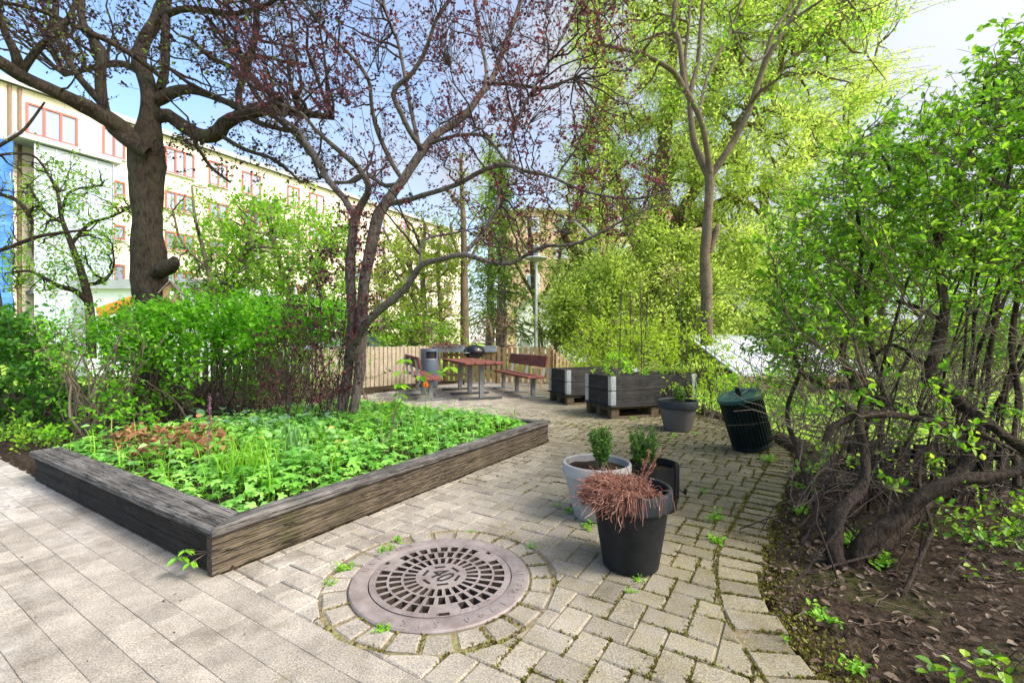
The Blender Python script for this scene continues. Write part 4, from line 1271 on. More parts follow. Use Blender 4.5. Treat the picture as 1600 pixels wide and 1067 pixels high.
# glazed balcony stack
for k, (z0, z1) in enumerate(((1.0, 3.9), (3.9, 6.8), (6.8, 9.7), (9.7, 12.4))):
    g = G(); g.box((2.8, -.72, z0+.10), (3.6, 1.44, .2)); b = g.build('balcony', M['concrete'], apt, 'local'); b.rotation_euler = (0, 0, BANG)
    g = G(); g.box((2.8, -1.40, (z0+z1)/2+.1), (3.5, .03, z1-z0-.22)); g.box((4.58, -.70, (z0+z1)/2+.1), (.03, 1.34, z1-z0-.22)); g.build('balcony_glass', M['frost'], b, 'local')
    g = G()
    for x in (1.05, 1.95, 2.85, 3.75, 4.6): g.box((x, -1.43, (z0+z1)/2+.1), (.06, .05, z1-z0-.21))
    g.box((2.8, -1.44, z0+1.2), (3.6, .05, .06)); g.build('balcony_rail', M['galv'], b, 'local')
g = G(); g.box((2.6, -.85, 12.62), (4.7, 1.7, .28)); b = g.build('canopy', M['concrete'], apt, 'local'); b.rotation_euler = (0, 0, BANG)
for zc in (12.7, 9.7):
    g = G(); g.box((15.2, -.6, zc), (2.4, 1.2, .18)); b = g.build('canopy', M['concrete'], apt, 'local'); b.rotation_euler = (0, 0, BANG)
for x in (.35, .75): 
    g = G(); g.tube([(x, -.1, .3), (x, -.1, ZR-.3)], .09, 8); b = g.build('drainpipe', M['pvc'], apt, 'local'); b.rotation_euler = (0, 0, BANG)
# scaffold with blue netting at the left end
o = empty('scaffold', (F0[0]+.1, F0[1]+.1, 0), 'scaffold tower wrapped in bright blue netting beside the apartment building', 'scaffold')
R = RB
g = G().xf(R)
for x in (-3.2, -1.6, .0):
    for y in (-1.2, -.1): g.tube([(x, y, 0), (x, y, 12.6)], .05, 6)
g.build('pole', M['galv'], o, 'local')
for zz in (2.2, 4.4, 6.6, 8.8, 11.0):
    g = G().xf(R); g.box((-1.6, -.65, zz), (3.3, 1.1, .07)); g.build('deck', M['wood_light'], o, 'local')
g = G().xf(R); nx, nz = 17, 40
A, B = np.meshgrid(np.linspace(-3.3, .08, nx), np.linspace(.6, 12.2, nz), indexing='ij')
Yn = -1.30+.06*np.sin(A*7+B*2)+.04*np.sin(B*5)
i = np.arange(nx-1)[:, None]; j = np.arange(nz-1)[None]; q = np.stack([i*nz+j, (i+1)*nz+j, (i+1)*nz+j+1, i*nz+j+1], 2).reshape(-1, 4)
g.add(np.stack([A, Yn, B], 2).reshape(-1, 3), [q])
A2 = np.linspace(-1.3, -.05, 8); A, B = np.meshgrid(A2, np.linspace(.6, 12.2, nz), indexing='ij')
i = np.arange(7)[:, None]; q = np.stack([i*nz+j, (i+1)*nz+j, (i+1)*nz+j+1, i*nz+j+1], 2).reshape(-1, 4)
g.add(np.stack([.09+.05*np.sin(A*6+B*3), A, B], 2).reshape(-1, 3), [q])
g.build('netting', M['blue_net'], o, 'local')

# brick block and white house beyond the fence
o = empty('brick_building', (4, 46, 0), 'pinkish brick building seen behind the lamp post', 'building')
g = G(); g.box((9.6, 5, 7), (20, 10, 14)); g.build('wall', M['brickwall'], o, 'local')
g = G(); g.box((9.6, 5, 14.1), (20.6, 10.6, .25)); g.build('roof', M['concrete'], o, 'local')
o.location = (-.15, 45, 0)
for zc in (4, 7, 10, 12.6):
    for x in (2.2, 5, 8, 11):
        g = G(); g.box((x, -.03, zc), (1.3, .06, 1.5)); f = g.build('window', M['white'], o, 'local')
        g = G(); g.box((x, -.075, zc), (1.1, .03, 1.3)); g.build('pane', M['glass'], f, 'local')
o = empty('white_house', (.3, 30, 0), 'low white rendered house wall behind the lamp post', 'building')
g = G(); g.extrude([(0, -.2), (4.6, -.2), (4.6, 2.6), (2.4, 4.7), (0, 3.3)], 0, 5); g.build('wall', M['offwhite'], o, 'local')
g = G(); g.bar((2.4, 2.5, 4.80), (4.9, 2.5, 2.42), 5.4, .12); g.bar((2.4, 2.5, 4.80), (-.3, 2.5, 3.15), 5.4, .12); g.build('roof', M['concrete'], o, 'local')
g = G(); g.box((.62, -.04, .75), (.55, .08, 1.1)); f = g.build('door', M['concrete'], o, 'local')

# white garage, orange board, car, shed
o = empty('garage', (-15.6, 16.2, 0), 'flat roofed white garage beyond the left hedge', 'garage')
g = G(); g.box((2.6, 2, 1.45), (4.9, 4, 3.1)); g.build('wall', M['white'], o, 'local')
g = G(); g.box((2.6, 2, 3.17), (5.2, 4.3, .34)); g.build('roof', M['concrete'], o, 'local')
g = G(); g.box((.33, -.035, 1.4), (.5, .06, 2.95)); g.build('corner_panel', M['concrete'], o, 'local')
g = G(); g.box((2.2, -.03, 2.0), (.5, .05, .08)); g.build('bracket', M['black'], o, 'local')
c = W(185, 480, 12.4); o = empty('slide_board', (c[0], c[1], -.1), 'orange sloping board with black marks behind the hedge', 'play equipment')
g = G(); R = Rz(.1)@Ry(-.36)
g.box((0, 0, c[2]+.12), (1.05, .12, .28), R=None, bev=.01)
V = g.V[0]; V[:] = (V-np.array([0, 0, c[2]+.12])) @ R.T+np.array([0, 0, c[2]+.12]); g.build('board', M['orange'], o, 'local')
g = G()
for k, x in enumerate((-.12, .0, .1, .2, .3, .4)):
    p = R@np.array([x, -.066, (.03 if k % 2 else -.02)])+np.array([0, 0, c[2]+.12]); g.box(p, (.03, .012, .15 if k % 2 else .12), R=R@Ry(.5 if k % 2 else -.3))
g.build('black_mark', M['black'], o, 'local')
for x in (-.4, .4):
    g = G(); g.box((x, .09, (c[2]+.1)/2), (.07, .05, c[2])); g.build('post', M['wood_light'], o, 'local')

def car(loc, ang, label):
    o = empty('parked_car', loc, label, 'car')
    o.rotation_euler = (0, 0, ang)
    prof = [(-2.15, .35), (-2.18, .62), (-2.1, .86), (-1.2, 1.02), (1.95, 1.02), (2.15, .85), (2.18, .35)]
    g = G(); g.extrude(prof, -.86, .86); g.build('body', M['car_paint'], o, 'local')
    cab = [(-1.25, 1.0), (-.45, 1.52), (1.35, 1.56), (2.0, 1.0)]
    g = G(); g.extrude(cab, -.74, .74); g.build('cabin_glass', M['glass'], o, 'local')
    g = G(); g.box((.45, 0, 1.56), (1.95, 1.46, .06), bev=.02)
    for y in (-.75, .75):
        g.bar((-1.25, y, 1.02), (-.45, y, 1.55), .05, .06); g.bar((1.35, y, 1.57), (1.98, y, 1.02), .05, .10); g.bar((.4, y, 1.02), (.4, y, 1.55), .05, .07)
    g.build('roof', M['car_paint'], o, 'local')
    for x in (-1.35, 1.35):
        for y in (-.82, .82):
            g = G(); g.lathe([(.001, -.09), (.2, -.1), (.31, -.1), (.33, -.06), (.33, .06), (.31, .1), (.2, .1), (.001, .09)], 28)
            w = g.build('wheel', M['tyre'], o, 'local'); w.rotation_euler = (PI/2, 0, 0); w.location = (x, y, .33)
            g = G(); g.lathe([(.001, -.11), (.19, -.105), (.19, .105), (.001, .11)], 20); g.build('rim', M['galv'], w, 'local')
car((-5.9, 14.6, -.12), .25, 'silver grey car parked behind the pale picket fence')

o = empty('garden_shed', (5.75, 11.4, 0), 'low shed with a pale sloping roof seen through the bushes', 'shed')
g = G(); g.extrude([(0, 0), (0, 0)], 0, 0) if False else None
g = G(); g.box((1.7, 1.7, .05), (3.1, 3.2, .5)); g.build('wall', M['shed_wall'], o, 'local')
g = G()
a_, b_ = np.array([-.14, -.05, .34]), np.array([-.14, 3.3, 1.36])
V = np.array([a_, a_+[3.6, 0, 0], b_+[3.6, 0, 0], b_, a_-[0, 0, .06], a_+[3.6, 0, -.06], b_+[3.6, 0, -.06], b_-[0, 0, .06]])
g.add(V, [np.array([[0, 1, 2, 3], [7, 6, 5, 4], [0, 4, 5, 1], [1, 5, 6, 2], [2, 6, 7, 3], [3, 7, 4, 0]])])
for k in range(7):
    x = .12+k*.55; g.bar(a_+[x, 0, .012], b_+[x, 0, .012], .03, .03)
g.build('roof', M['shed_roof'], o, 'local')
g = G(); g.box((1.66, -.06, .22), (3.6, .03, .12)); g.build('fascia', M['shed_wall'], o, 'local')

# birdhouse on the big trunk
c = W(268, 457, 6.62); o = empty('birdhouse', c, 'little wooden birdhouse with pitched roof on the big trunk', 'birdhouse')
g = G().xf(Rz(.5)); s = .085
g.extrude([(-s, -.16), (s, -.16), (s, .02), (0, .13), (-s, .02)], -.11, .11); g.build('body', M['bird_wood'], o, 'local')
for k in (-1, 1):
    g = G().xf(Rz(.5)); g.bar((0, 0, .152), (k*.135, 0, -.03), .30, .014); g.build('roof', M['bird_roof'], o, 'local')
g = G().xf(Rz(.5)); g.box((.02, -.113, -.05), (.05, .01, .11)); g.build('door', M['offwhite'], o, 'local')
g = G().xf(Rz(.5)); g.box((-.0, .13, -.02), (.05, .12, .05)); g.build('bracket', M['bird_wood'], o, 'local')
# ------------------------------------------------------------------ trees
OV = t_oval(.5); OVW = t_oval(.7); DIA = t_dia(.5); DIAW = t_dia(.7, .14)
def tree(name, label, cat, base, limbs, bark_m, rng, A=(), B=(), leaf_sets=(), nA=0, nB=0, rA=.02, rB=.006, rT=.0025, twig_m=None,
         group=None, rough=.08, sides=12, upA=.2, upB=.2, sag=0, r1A=.005, branch_name='branch', sB=4):
    """limbs: list of (K,4); A,B: tip clouds (big branches, twigs); leaf_sets: (template, material, per twig, size lo, hi, t0, jit, out, upn, name)"""
    o = empty(name, tuple(base), label, cat, group)
    g = G(); limbs_mesh(g, limbs, sides, int(rng.integers(1e6)), rough); g.build('trunk', bark_m, o)
    pts, rad = cloud(limbs)
    keep = pts[:, 2] > base[2]+.35*(max(p[2] for p in pts)-base[2])*0+.1
    pts, rad = pts[keep], rad[keep]
    g = G(); have = False
    if len(A):
        PA, RA = attach(rng, pts, rad, A, K=8, r0=rA, r1=r1A, wig=.18, up=upA, sag=sag)
        g.tubes(PA, RA, 6); have = True
        pts2, rad2 = np.concatenate([pts, PA[:, 2:].reshape(-1, 3)]), np.concatenate([rad, RA[:, 2:].reshape(-1)])
    else: pts2, rad2 = pts, rad
    PB, RB_ = attach(rng, pts2, rad2, B, K=5, r0=rB, r1=rT, wig=.2, up=upB, sag=sag)
    g.tubes(PB, RB_, sB)
    for (tp, mt, per, lo, hi, t0, jit, out, upn, nm) in leaf_sets:
        sel = PB
        if per < 1:
            sel = PB[rng.random(len(PB)) < per]; per = 1
        C, D, Nn = leaves_on(rng, sel, int(per), t0, jit, out, upn)
        g.inst(tp[0], tp[1], C, D, Nn, rng.uniform(lo, hi, len(C)), m=1)
    g.build('crown', [twig_m or bark_m, leaf_sets[0][1]], o)
    return o

rng = np.random.default_rng(100)
# --- big cherry on the left
L_ = [
 limb([(240,668,7,44),(238,640,7,38),(239,560,7,33),(238,500,7,29),(236,450,7,32),(231,400,7,33),(231,340,7,28),(229,280,7,30),(229,240,7,33),(233,195,7,23),(234,150,7,17),(227,118,7.1,15),(216,95,7.1,14),(226,62,7.2,13),(246,30,7.3,13),(258,-10,7.4,12),(262,-90,7.5,10)], 60, .9),
 limb([(238,250,6.95,18),(215,222,6.9,18),(182,195,6.7,18),(140,170,6.5,17),(90,146,6.2,16),(40,122,6,15),(0,98,5.8,15),(-60,60,5.5,13),(-160,10,5.2,10)], 34, .9),
 limb([(30,118,6,12),(24,85,5.9,10),(8,50,5.8,8),(-4,10,5.7,7),(-30,-60,5.6,5)], 14, .9),
 limb([(35,112,6,9),(58,78,6,8),(78,60,6,7),(98,40,6.1,6),(112,20,6.1,5),(130,-30,6.2,4)], 12, .9),
 limb([(232,240,6.8,12),(200,222,6.75,13),(172,196,6.7,12),(160,160,6.6,11),(157,120,6.55,10),(157,85,6.5,10),(143,55,6.5,9),(128,30,6.5,8),(126,-50,6.5,7)], 22, .9),
 limb([(158,160,6.6,9),(138,138,6.5,8),(115,110,6.5,7.5),(98,78,6.4,7),(86,45,6.4,7),(88,0,6.4,6),(90,-60,6.3,5)], 16, .9),
 limb([(262,130,7,5),(236,108,6.9,5.5),(200,82,6.7,6),(160,60,6.5,6),(110,38,6.3,5.5),(60,16,6.1,5),(0,3,5.9,4)], 18, .9),
 limb([(236,185,7,15),(262,180,7,13),(285,196,7,13),(315,213,6.9,14),(340,209,6.85,15),(354,190,6.8,12),(380,180,6.75,10),(430,172,6.6,9),(480,178,6.5,7),(520,184,6.4,5)], 24, .9),
 limb([(352,196,6.82,10),(378,178,6.8,10),(400,168,6.78,9),(425,166,6.75,8)], 8, .9),
 limb([(236,160,7,13),(256,152,7,12),(275,143,7,11),(300,140,6.9,9),(335,152,6.85,7),(370,168,6.8,6),(400,190,6.7,5),(450,205,6.5,4)], 16, .9),
 limb([(250,140,7.05,9),(258,110,7.1,8),(258,60,7.1,8),(262,0,7.2,7),(270,-70,7.2,5)], 12, .9),
 limb([(250,28,7.2,7),(285,15,7.1,6),(330,18,7,6),(370,22,6.9,5),(420,6,6.8,4),(470,-30,6.7,3)], 14, .9),
 limb([(378,178,6.75,7),(372,150,6.8,7),(384,110,6.8,6.5),(398,60,6.9,6),(402,0,6.9,5),(410,-60,6.9,4)], 14, .9),
 limb([(232,120,7.1,8),(190,100,7.6,7),(150,105,8,6),(100,118,8.3,4)], 12, .9),
 limb([(300,212,6.9,4),(312,235,6.7,3.4),(330,262,6.5,2.8),(360,285,6.4,2)], 10),
 limb([(420,176,6.6,4),(455,205,6.5,3.4),(485,240,6.4,2.8),(500,280,6.3,2)], 10),
 limb([(345,212,6.85,4),(385,235,6.7,3.2),(430,250,6.6,2.6),(470,285,6.5,1.8)], 10),
 limb([(240,430,6.95,14),(262,418,6.8,15),(272,410,6.72,11),(274,402,6.7,5)], 8, .9),
]
crown = [(-140,-260),(520,-260),(520,40),(480,150),(440,215),(360,200),(300,130),(200,110),(140,140),(40,70),(-140,60)]
A = vol(rng, 240, crown, 5.2, 8.2); B = vol(rng, 2300, crown, 5.0, 8.6, 4, .16)
low = vol(rng, 170, [(240,205),(540,205),(560,280),(440,290),(300,270),(250,240)], 5.6, 7.6, 2, .1)
B = np.concatenate([B, low])
tree('cherry_tree', 'large cherry tree with thick dark trunk and spreading limbs', 'tree', W(240, 640, 7)*np.array([1, 1, 0]), L_, M['bark_cherry'], rng, A, B,
     [(DIAW, M['lf_cherry'], 7, .03, .062, .35, .012, 1.0, .3, 'crown')], rA=.014, rB=.005, rT=.0018, twig_m=M['twig_dark'], rough=.11, sides=18)

# --- purple leaved plum standing in the bed
rng = np.random.default_rng(101)
Yb = 5.36
L_ = [
 limb([(528,672,Yb,14),(537,620,Yb,12),(546,560,Yb,11),(550,500,Yb,11),(547,420,Yb,11),(551,370,Yb,10.5),(556,337,Yb,11),(566,318,5.3,9),(576,300,5.2,8),(574,285,5.1,7),(559,262,5.0,6.5),(538,243,4.9,6),(517,225,4.8,5.5),(490,200,4.7,4.5),(470,176,4.6,4),(430,160,4.5,3)], 40, .70),
 limb([(556,345,5.36,8),(540,314,5.45,8),(524,295,5.5,7.5),(508,274,5.6,7),(490,240,5.7,6.5),(476,222,5.8,6),(468,206,5.9,5),(440,185,6,4)], 18, .70),
 limb([(548,665,5.30,12),(556,620,5.31,11),(562,580,5.32,12),(565,497,5.34,12.5),(570,440,5.35,13),(577,398,5.36,13),(586,355,5.36,13),(592,335,5.36,13),(606,314,5.36,12),(618,296,5.36,11),(630,281,5.36,10.5),(645,258,5.4,10),(658,239,5.4,9.5),(681,211,5.5,8.5),(706,196,5.6,8),(728,178,5.6,7.5),(748,152,5.7,7),(765,131,5.8,6.5),(779,100,5.9,6),(789,70,6,5.5),(802,35,6.1,5),(814,0,6.2,4.5),(830,-60,6.3,3.5)], 56, .70),
 limb([(662,236,5.4,6),(640,205,5.2,6),(628,180,5.1,6),(614,150,5,5.5),(620,135,5,5.5),(638,122,4.95,5),(660,90,4.9,5),(672,60,4.8,4.5),(682,30,4.75,4),(702,0,4.7,4),(730,-60,4.6,3)], 24, .70),
 limb([(632,284,5.36,5),(618,265,5.3,5),(600,230,5.2,5),(587,197,5.1,4.8),(580,160,5,4.5),(576,126,4.9,4.5),(550,89,4.8,4),(512,52,4.7,3.5),(470,0,4.5,3)], 24, .70),
 limb([(656,240,5.4,5),(652,215,5.5,5),(645,185,5.6,4.6),(639,155,5.7,4.5),(630,105,5.8,4),(620,61,5.9,3.5),(606,28,6,3),(590,-30,6.1,2.5)], 18, .70),
 limb([(612,318,5.36,6),(640,312,5.2,6),(662,305,5.1,5.8),(690,297,5,5.5),(719,286,4.9,5.2),(755,266,4.8,5),(789,258,4.7,4.5),(822,268,4.6,4),(861,276,4.5,3.6),(917,300,4.4,3),(987,311,4.3,2.4),(1040,300,4.2,2)], 28, .70),
 limb([(668,228,5.45,4),(690,218,5.3,4),(715,212,5.1,3.8),(751,211,4.9,3.5),(770,225,4.8,3.2),(794,255,4.7,3),(830,280,4.5,2.2)], 16, .70),
 limb([(548,560,5.3,10),(560,525,5.15,9.5),(580,497,5,9),(605,475,4.9,8.5),(634,450,4.8,8),(658,415,4.7,7),(690,405,4.6,6.3),(723,398,4.5,6),(760,408,4.4,4.5),(798,412,4.3,4.6),(822,398,4.25,4.2),(850,385,4.2,4),(870,384,4.15,3.6),(900,381,4.1,3.4),(926,370,4.05,3.2),(960,352,4,2.8),(987,337,3.95,2.2),(1030,320,3.9,1.8)], 40, .70),
 limb([(723,398,4.5,5),(745,375,4.6,5),(765,347,4.7,4.5),(776,325,4.8,4),(780,300,4.9,3),(772,270,5,2.5)], 12, .70),
 limb([(658,412,4.7,3.5),(656,385,4.8,3.5),(668,372,4.9,3),(700,366,5,2.5),(730,360,5.1,2)], 9, .70),
 limb([(926,370,4.05,2.5),(905,345,4.1,2.4),(890,345,4.1,2),(870,335,4.2,1.8)], 7, .70),
 limb([(767,131,5.8,4.5),(785,131,5.7,4),(815,134,5.6,3.8),(845,138,5.5,3.5),(870,132,5.4,3),(897,122,5.3,2.4)], 12, .70),
 limb([(794,255,4.75,3),(803,205,4.8,3.2),(822,160,4.9,3.2),(850,110,5,3.2),(875,65,5.1,3),(893,28,5.2,2.8),(910,-20,5.3,2.3)], 16, .70),
 limb([(625,288,5.4,6),(600,290,5.6,5),(575,275,5.8,4.5),(545,285,6,4),(510,285,6.2,3)], 12, .70),
 limb([(700,200,5.6,5),(735,175,6.2,4.5),(760,120,6.6,4),(750,60,6.9,3.5),(740,-10,7,3)], 14, .70),
]
c1 = [(330,-260),(900,-260),(860,60),(840,150),(800,250),(720,300),(640,270),(560,280),(470,250),(400,180),(330,120)]
c2 = [(760,60),(960,-60),(1000,60),(1000,180),(1040,260),(1060,330),(960,350),(860,330),(800,280),(760,200)]
c3 = [(560,280),(800,280),(1000,310),(1000,350),(850,400),(760,400),(700,330),(620,360),(560,330)]
A = np.concatenate([vol(rng, 130, c1, 4.0, 7.0), vol(rng, 50, c2, 3.9, 6.2), vol(rng, 26, c3, 4.0, 5.6)])
B = np.concatenate([vol(rng, 3000, c1, 3.8, 7.2, 5, .14), vol(rng, 800, c2, 3.8, 6.4, 4, .12), vol(rng, 230, c3, 3.9, 5.8, 3, .1)])
plum = tree('plum_tree', 'purple leaved plum tree with twin stems growing in the raised bed', 'tree', np.r_[gnd(545, 665)[:2]*0+np.array([-1.93, 5.36]), .16], L_, M['bark_plum'], rng, A, B,
     [(DIAW, M['lf_purple'], 6, .024, .046, .4, .008, 1.0, .3, 'crown')], rA=.010, rB=.0036, rT=.0014, twig_m=M['twig_dark'], rough=.09, sides=14)
g = G(); p = W(898, 346, 4.1); q = W(926, 373, 4.05); rr = W(882, 343, 4.12)
g.bar(q, p, .02, .003, roll=.6); g.bar(rr, p, .016, .003, roll=.3); tag(g.build('plastic_strip', M['strip'], None, tuple(p)), 'pale strip of plastic caught on a low plum branch', 'plastic strip')
# sawn ends on the cherry
for (a, b, Y, r) in ((352, 196, 6.66, .07), (476, 177, 6.42, .045)):
    pass

# --- slender forked tree on the right
rng = np.random.default_rng(102)
L_ = [
 limb([(1104,540,10,12),(1104,470,10,12),(1103,430,10,12),(1101,400,10,10),(1104,370,10,11),(1106,340,10,9.5),(1108,300,10,9),(1109,262,10,10)], 26, .8),
 limb([(1110,275,10,8),(1116,267,10,8),(1132,243,9.9,7.2),(1147,220,9.9,7),(1170,173,9.8,6.4),(1194,103,9.7,6),(1216,62,9.6,5.4),(1240,23,9.6,5),(1254,-5,9.5,4.5),(1290,-90,9.4,3)], 22, .8),
 limb([(1170,173,9.8,4),(1184,130,9.9,4.5),(1196,90,10,4.5),(1206,55,10,4),(1235,10,10.1,3.5),(1260,-40,10.2,3)], 14, .8),
 limb([(1108,278,10,8),(1098,255,10.1,7.5),(1085,225,10.2,7),(1080,190,10.3,6),(1078,150,10.4,5.4),(1090,100,10.5,4.5),(1094,50,10.5,4),(1098,0,10.6,3.6),(1100,-80,10.6,3)], 20, .8),
 limb([(1109,270,9.95,6.5),(1104,230,9.8,6),(1097,195,9.7,6),(1086,168,9.6,6),(1067,136,9.5,6),(1055,115,9.4,5),(1039,103,9.3,5),(1012,88,9.2,4.5),(987,80,9.1,4),(940,70,9,3)], 22, .8),
 limb([(1072,145,9.5,5),(1066,110,9.5,5),(1062,70,9.5,5),(1052,35,9.5,5),(1056,0,9.5,4.5),(1060,-60,9.5,4)], 14, .8),
 limb([(1076,150,10.4,4),(1070,100,10.6,3.6),(1076,40,10.8,3),(1080,-30,11,2.6)], 12, .8),
 limb([(1092,180,9.7,3.5),(1100,140,10.2,3.3),(1110,110,10.4,3),(1138,56,10.6,2.6),(1160,0,10.8,2.2)], 12, .8),
 limb([(1200,85,9.7,3),(1175,95,9.5,2.6),(1150,60,9.2,2.4),(1140,20,9,2)], 10, .8),
 limb([(1230,38,9.6,3.4),(1270,10,9.3,3),(1310,-10,9,2.5),(1340,20,8.7,2)], 10, .8),
 limb([(1108,395,10,7),(1119,362,9.95,6.5),(1122,350,9.92,4)], 5, .8),
]
cr = [(900,-150),(1400,-200),(1420,40),(1300,110),(1210,190),(1120,200),(1040,200),(960,130),(900,60)]
A = vol(rng, 60, cr, 8, 11.6); B = vol(rng, 420, cr, 7.6, 12, 3, .2)
ex = vol(rng, 24, [(1290,10),(1420,25),(1400,60),(1340,75),(1290,40)], 8, 8.8); B = np.concatenate([B, ex])
tree('slender_tree', 'slender grey forked tree standing behind the pallet boxes', 'tree', (4.26, 10, -.1), L_, M['bark_grey'], rng, A, B,
     [(OV, M['lf_mid'], 4, .05, .10, .4, .04, .9, .4, 'crown')], rA=.016, rB=.006, rT=.003, rough=.05, sides=12)

# --- the big light green willow
rng = np.random.default_rng(103)
YW = 19
L_ = [limb([(1010,560,YW,22),(1012,480,YW,18),(1020,400,YW,15),(1030,300,YW,12),(1040,200,YW,10),(1050,100,YW,8),(1060,-20,YW,6),(1070,-200,YW,4)], 30),
      limb([(1018,430,YW,12),(1060,340,18,10),(1110,260,17.5,8),(1170,170,17,6),(1240,90,17,5),(1320,20,17,4)], 20),
      limb([(1016,440,YW,10),(980,340,20,9),(950,240,20.5,7),(940,120,21,6),(930,0,21,4)], 18),
      limb([(1022,380,YW,9),(1120,320,20,8),(1220,280,20.5,6),(1320,200,21,4)], 16),
      limb([(1024,360,YW,8),(1060,240,20.5,7),(1130,120,21,6),(1180,0,21.5,4)], 16),
      limb([(1014,470,YW,9),(930,420,18.5,7),(880,370,18,5)], 12)]
full = [(872,560),(855,470),(868,390),(880,300),(905,200),(900,80),(900,-220),(1460,-220),(1400,10),(1350,80),(1400,120),(1330,190),(1310,250),(1270,330),(1240,420),(1215,560)]
A = vol(rng, 260, full, 15, 22.5)
B = np.concatenate([vol(rng, 7600, full, 14.6, 22.5, 14, .55), vol(rng, 3600, [(872,560),(860,430),(950,380),(1200,380),(1225,560)], 14.2, 20, 6, .4)])
o = tree('willow_tree', 'very large light green willow filling the sky behind the slender tree', 'tree', W(1010, 533, YW)*np.array([1, 1, 0]), L_, M['bark_back'], rng, A, B,
     [(t_dia(.45, .1), M['lf_willow'], 27, .07, .17, .1, .11, .8, .35, 'crown')], rA=.05, rB=.02, rT=.006, rough=.06, upA=.4, upB=.0, r1A=.012, sB=3)
# long feathery sprays out to the right against the sky
n = 110; st = vol(rng, n, [(1220,20),(1340,20),(1330,200),(1260,280),(1220,200)], 16, 19.5); t = np.linspace(0, 1, 9)[None, :, None]
D = np.array([1, 0, .30])+rng.normal(size=(n, 3))*np.array([.3, .3, .14]); Ls = rng.uniform(1.2, 3.6, n)[:, None, None]
P = st[:, None]+D[:, None]*t*Ls+np.array([0, 0, -1.0])*t*t*Ls*.10+rng.normal(size=(n, 9, 3))*.015
g = G(); g.tubes(P, np.linspace(.014, .004, 9)[None]*np.ones((n, 1)), 4)
C, Dd, Nn = leaves_on(rng, P, 90, .05, .06, .7, .3); g.inst(DIA[0], DIA[1], C, Dd, Nn, rng.uniform(.06, .12, len(C)), m=1); g.build('hanging_sprays', [M['bark_back'], M['lf_willow']], o)

# --- background trees beyond the fence
def simple_tree(name, label, px, Y, stems, poly, Y0, Y1, nA, nB, lm, per, lo, hi, seed, bm='bark_back', cl=5, cr=.25, rA=.02, rB=.007, tp=DIAW, cat='tree', upn=.4, group=None, name_l='crown', sides=8, rT=.003, base_z=-.12, jit=.06):
    rng = np.random.default_rng(seed)
    L = [limb(s, 18) for s in stems]
    A = vol(rng, nA, poly, Y0, Y1); B = vol(rng, nB, poly, Y0, Y1, cl, cr)
    return tree(name, label, cat, (L[0][0, 0], L[0][0, 1], base_z), L, M[bm], rng, A, B, [(tp, M[lm], per, lo, hi, .2, jit, .9, upn, name_l)], rA=rA, rB=rB, rT=rT, rough=.05, sides=sides, group=group, sB=3)

simple_tree('leafy_tree', 'bright green small tree left of the purple plum against the cream wall', 420, 11, [[(470,560,11,7),(455,480,11,6),(440,420,11,5),(425,370,11,4),(420,320,11,3)], [(455,480,11,4),(500,420,11,4),(520,370,11,3)], [(448,450,11,4),(400,410,11.2,3),(360,370,11.4,2.5)]],
            [(330,500),(290,440),(310,350),(400,310),(470,320),(545,335),(560,420),(560,500)], 9.8, 12.2, 70, 1100, 'lf_mid', 9, .06, .12, 201, 'twig_pale', 6, .28)
simple_tree('leafy_tree', 'sparse young tree with small leaves right of the birdhouse', 300, 10, [[(345,560,10,5),(335,470,10,4.5),(320,400,10,4),(305,340,10,3),(300,290,10,2)], [(335,480,10,3.5),(380,400,10.2,3),(400,340,10.4,2)], [(325,420,10,3),(285,380,9.8,2.4),(270,330,9.7,2)]],
            [(262,470),(262,300),(300,285),(400,300),(480,310),(500,400),(420,470)], 9, 11.2, 50, 460, 'lf_mid', 7, .05, .09, 202, 'twig_pale', 5, .25)
simple_tree('crooked_tree', 'small crooked dark tree with sparse leaves before the white garage', 130, 9.2, [[(143,560,9.2,9),(140,480,9.2,8),(130,435,9.2,7),(118,400,9.2,6),(108,372,9.2,5),(96,340,9.2,4),(90,300,9.2,3)], [(140,475,9.2,6),(118,455,9,5.5),(95,448,8.9,5),(72,436,8.8,4),(48,424,8.7,3),(20,425,8.6,2)],
            [(112,380,9.2,4),(140,350,9.3,3.4),(170,340,9.4,2.6),(205,325,9.5,2)], [(100,350,9.2,3.4),(70,330,9,3),(45,290,8.9,2.4)], [(95,340,9.2,3),(110,300,9.2,2.4),(160,290,9.3,2)], [(135,445,9.2,4),(160,440,9.3,3.4),(175,425,9.4,2.5)]],
            [(0,460),(10,330),(60,250),(150,260),(200,290),(215,350),(190,420),(120,470)], 8.4, 10, 60, 480, 'lf_mid', 6, .045, .08, 203, 'bark_cherry', 4, .2)
simple_tree('bare_branch_tree', 'thin dark tree with bare curving branches at the left edge of the picture', -20, 7, [[(-5,560,7,10),(-2,500,7,9),(-10,440,7,8),(-20,380,7,7),(-40,300,7,6)], [(-30,400,7,5),(10,388,7.1,4.4),(60,370,7.2,4),(110,362,7.3,3),(140,360,7.4,2)], [(-20,300,7,4),(20,310,7,4.4),(42,330,7,5),(50,350,7,4)], [(-20,240,7,4),(20,215,7.1,3.4),(40,200,7.2,3),(70,160,7.3,2)], [(-20,245,7,3),(30,240,7.1,3),(60,250,7.2,2.5),(90,300,7.3,2)]],
            [(-60,420),(-60,240),(40,220),(120,260),(110,340),(60,400)], 6.6, 7.8, 20, 90, 'lf_olive', 4, .04, .06, 204, 'bark_cherry', 3, .15)
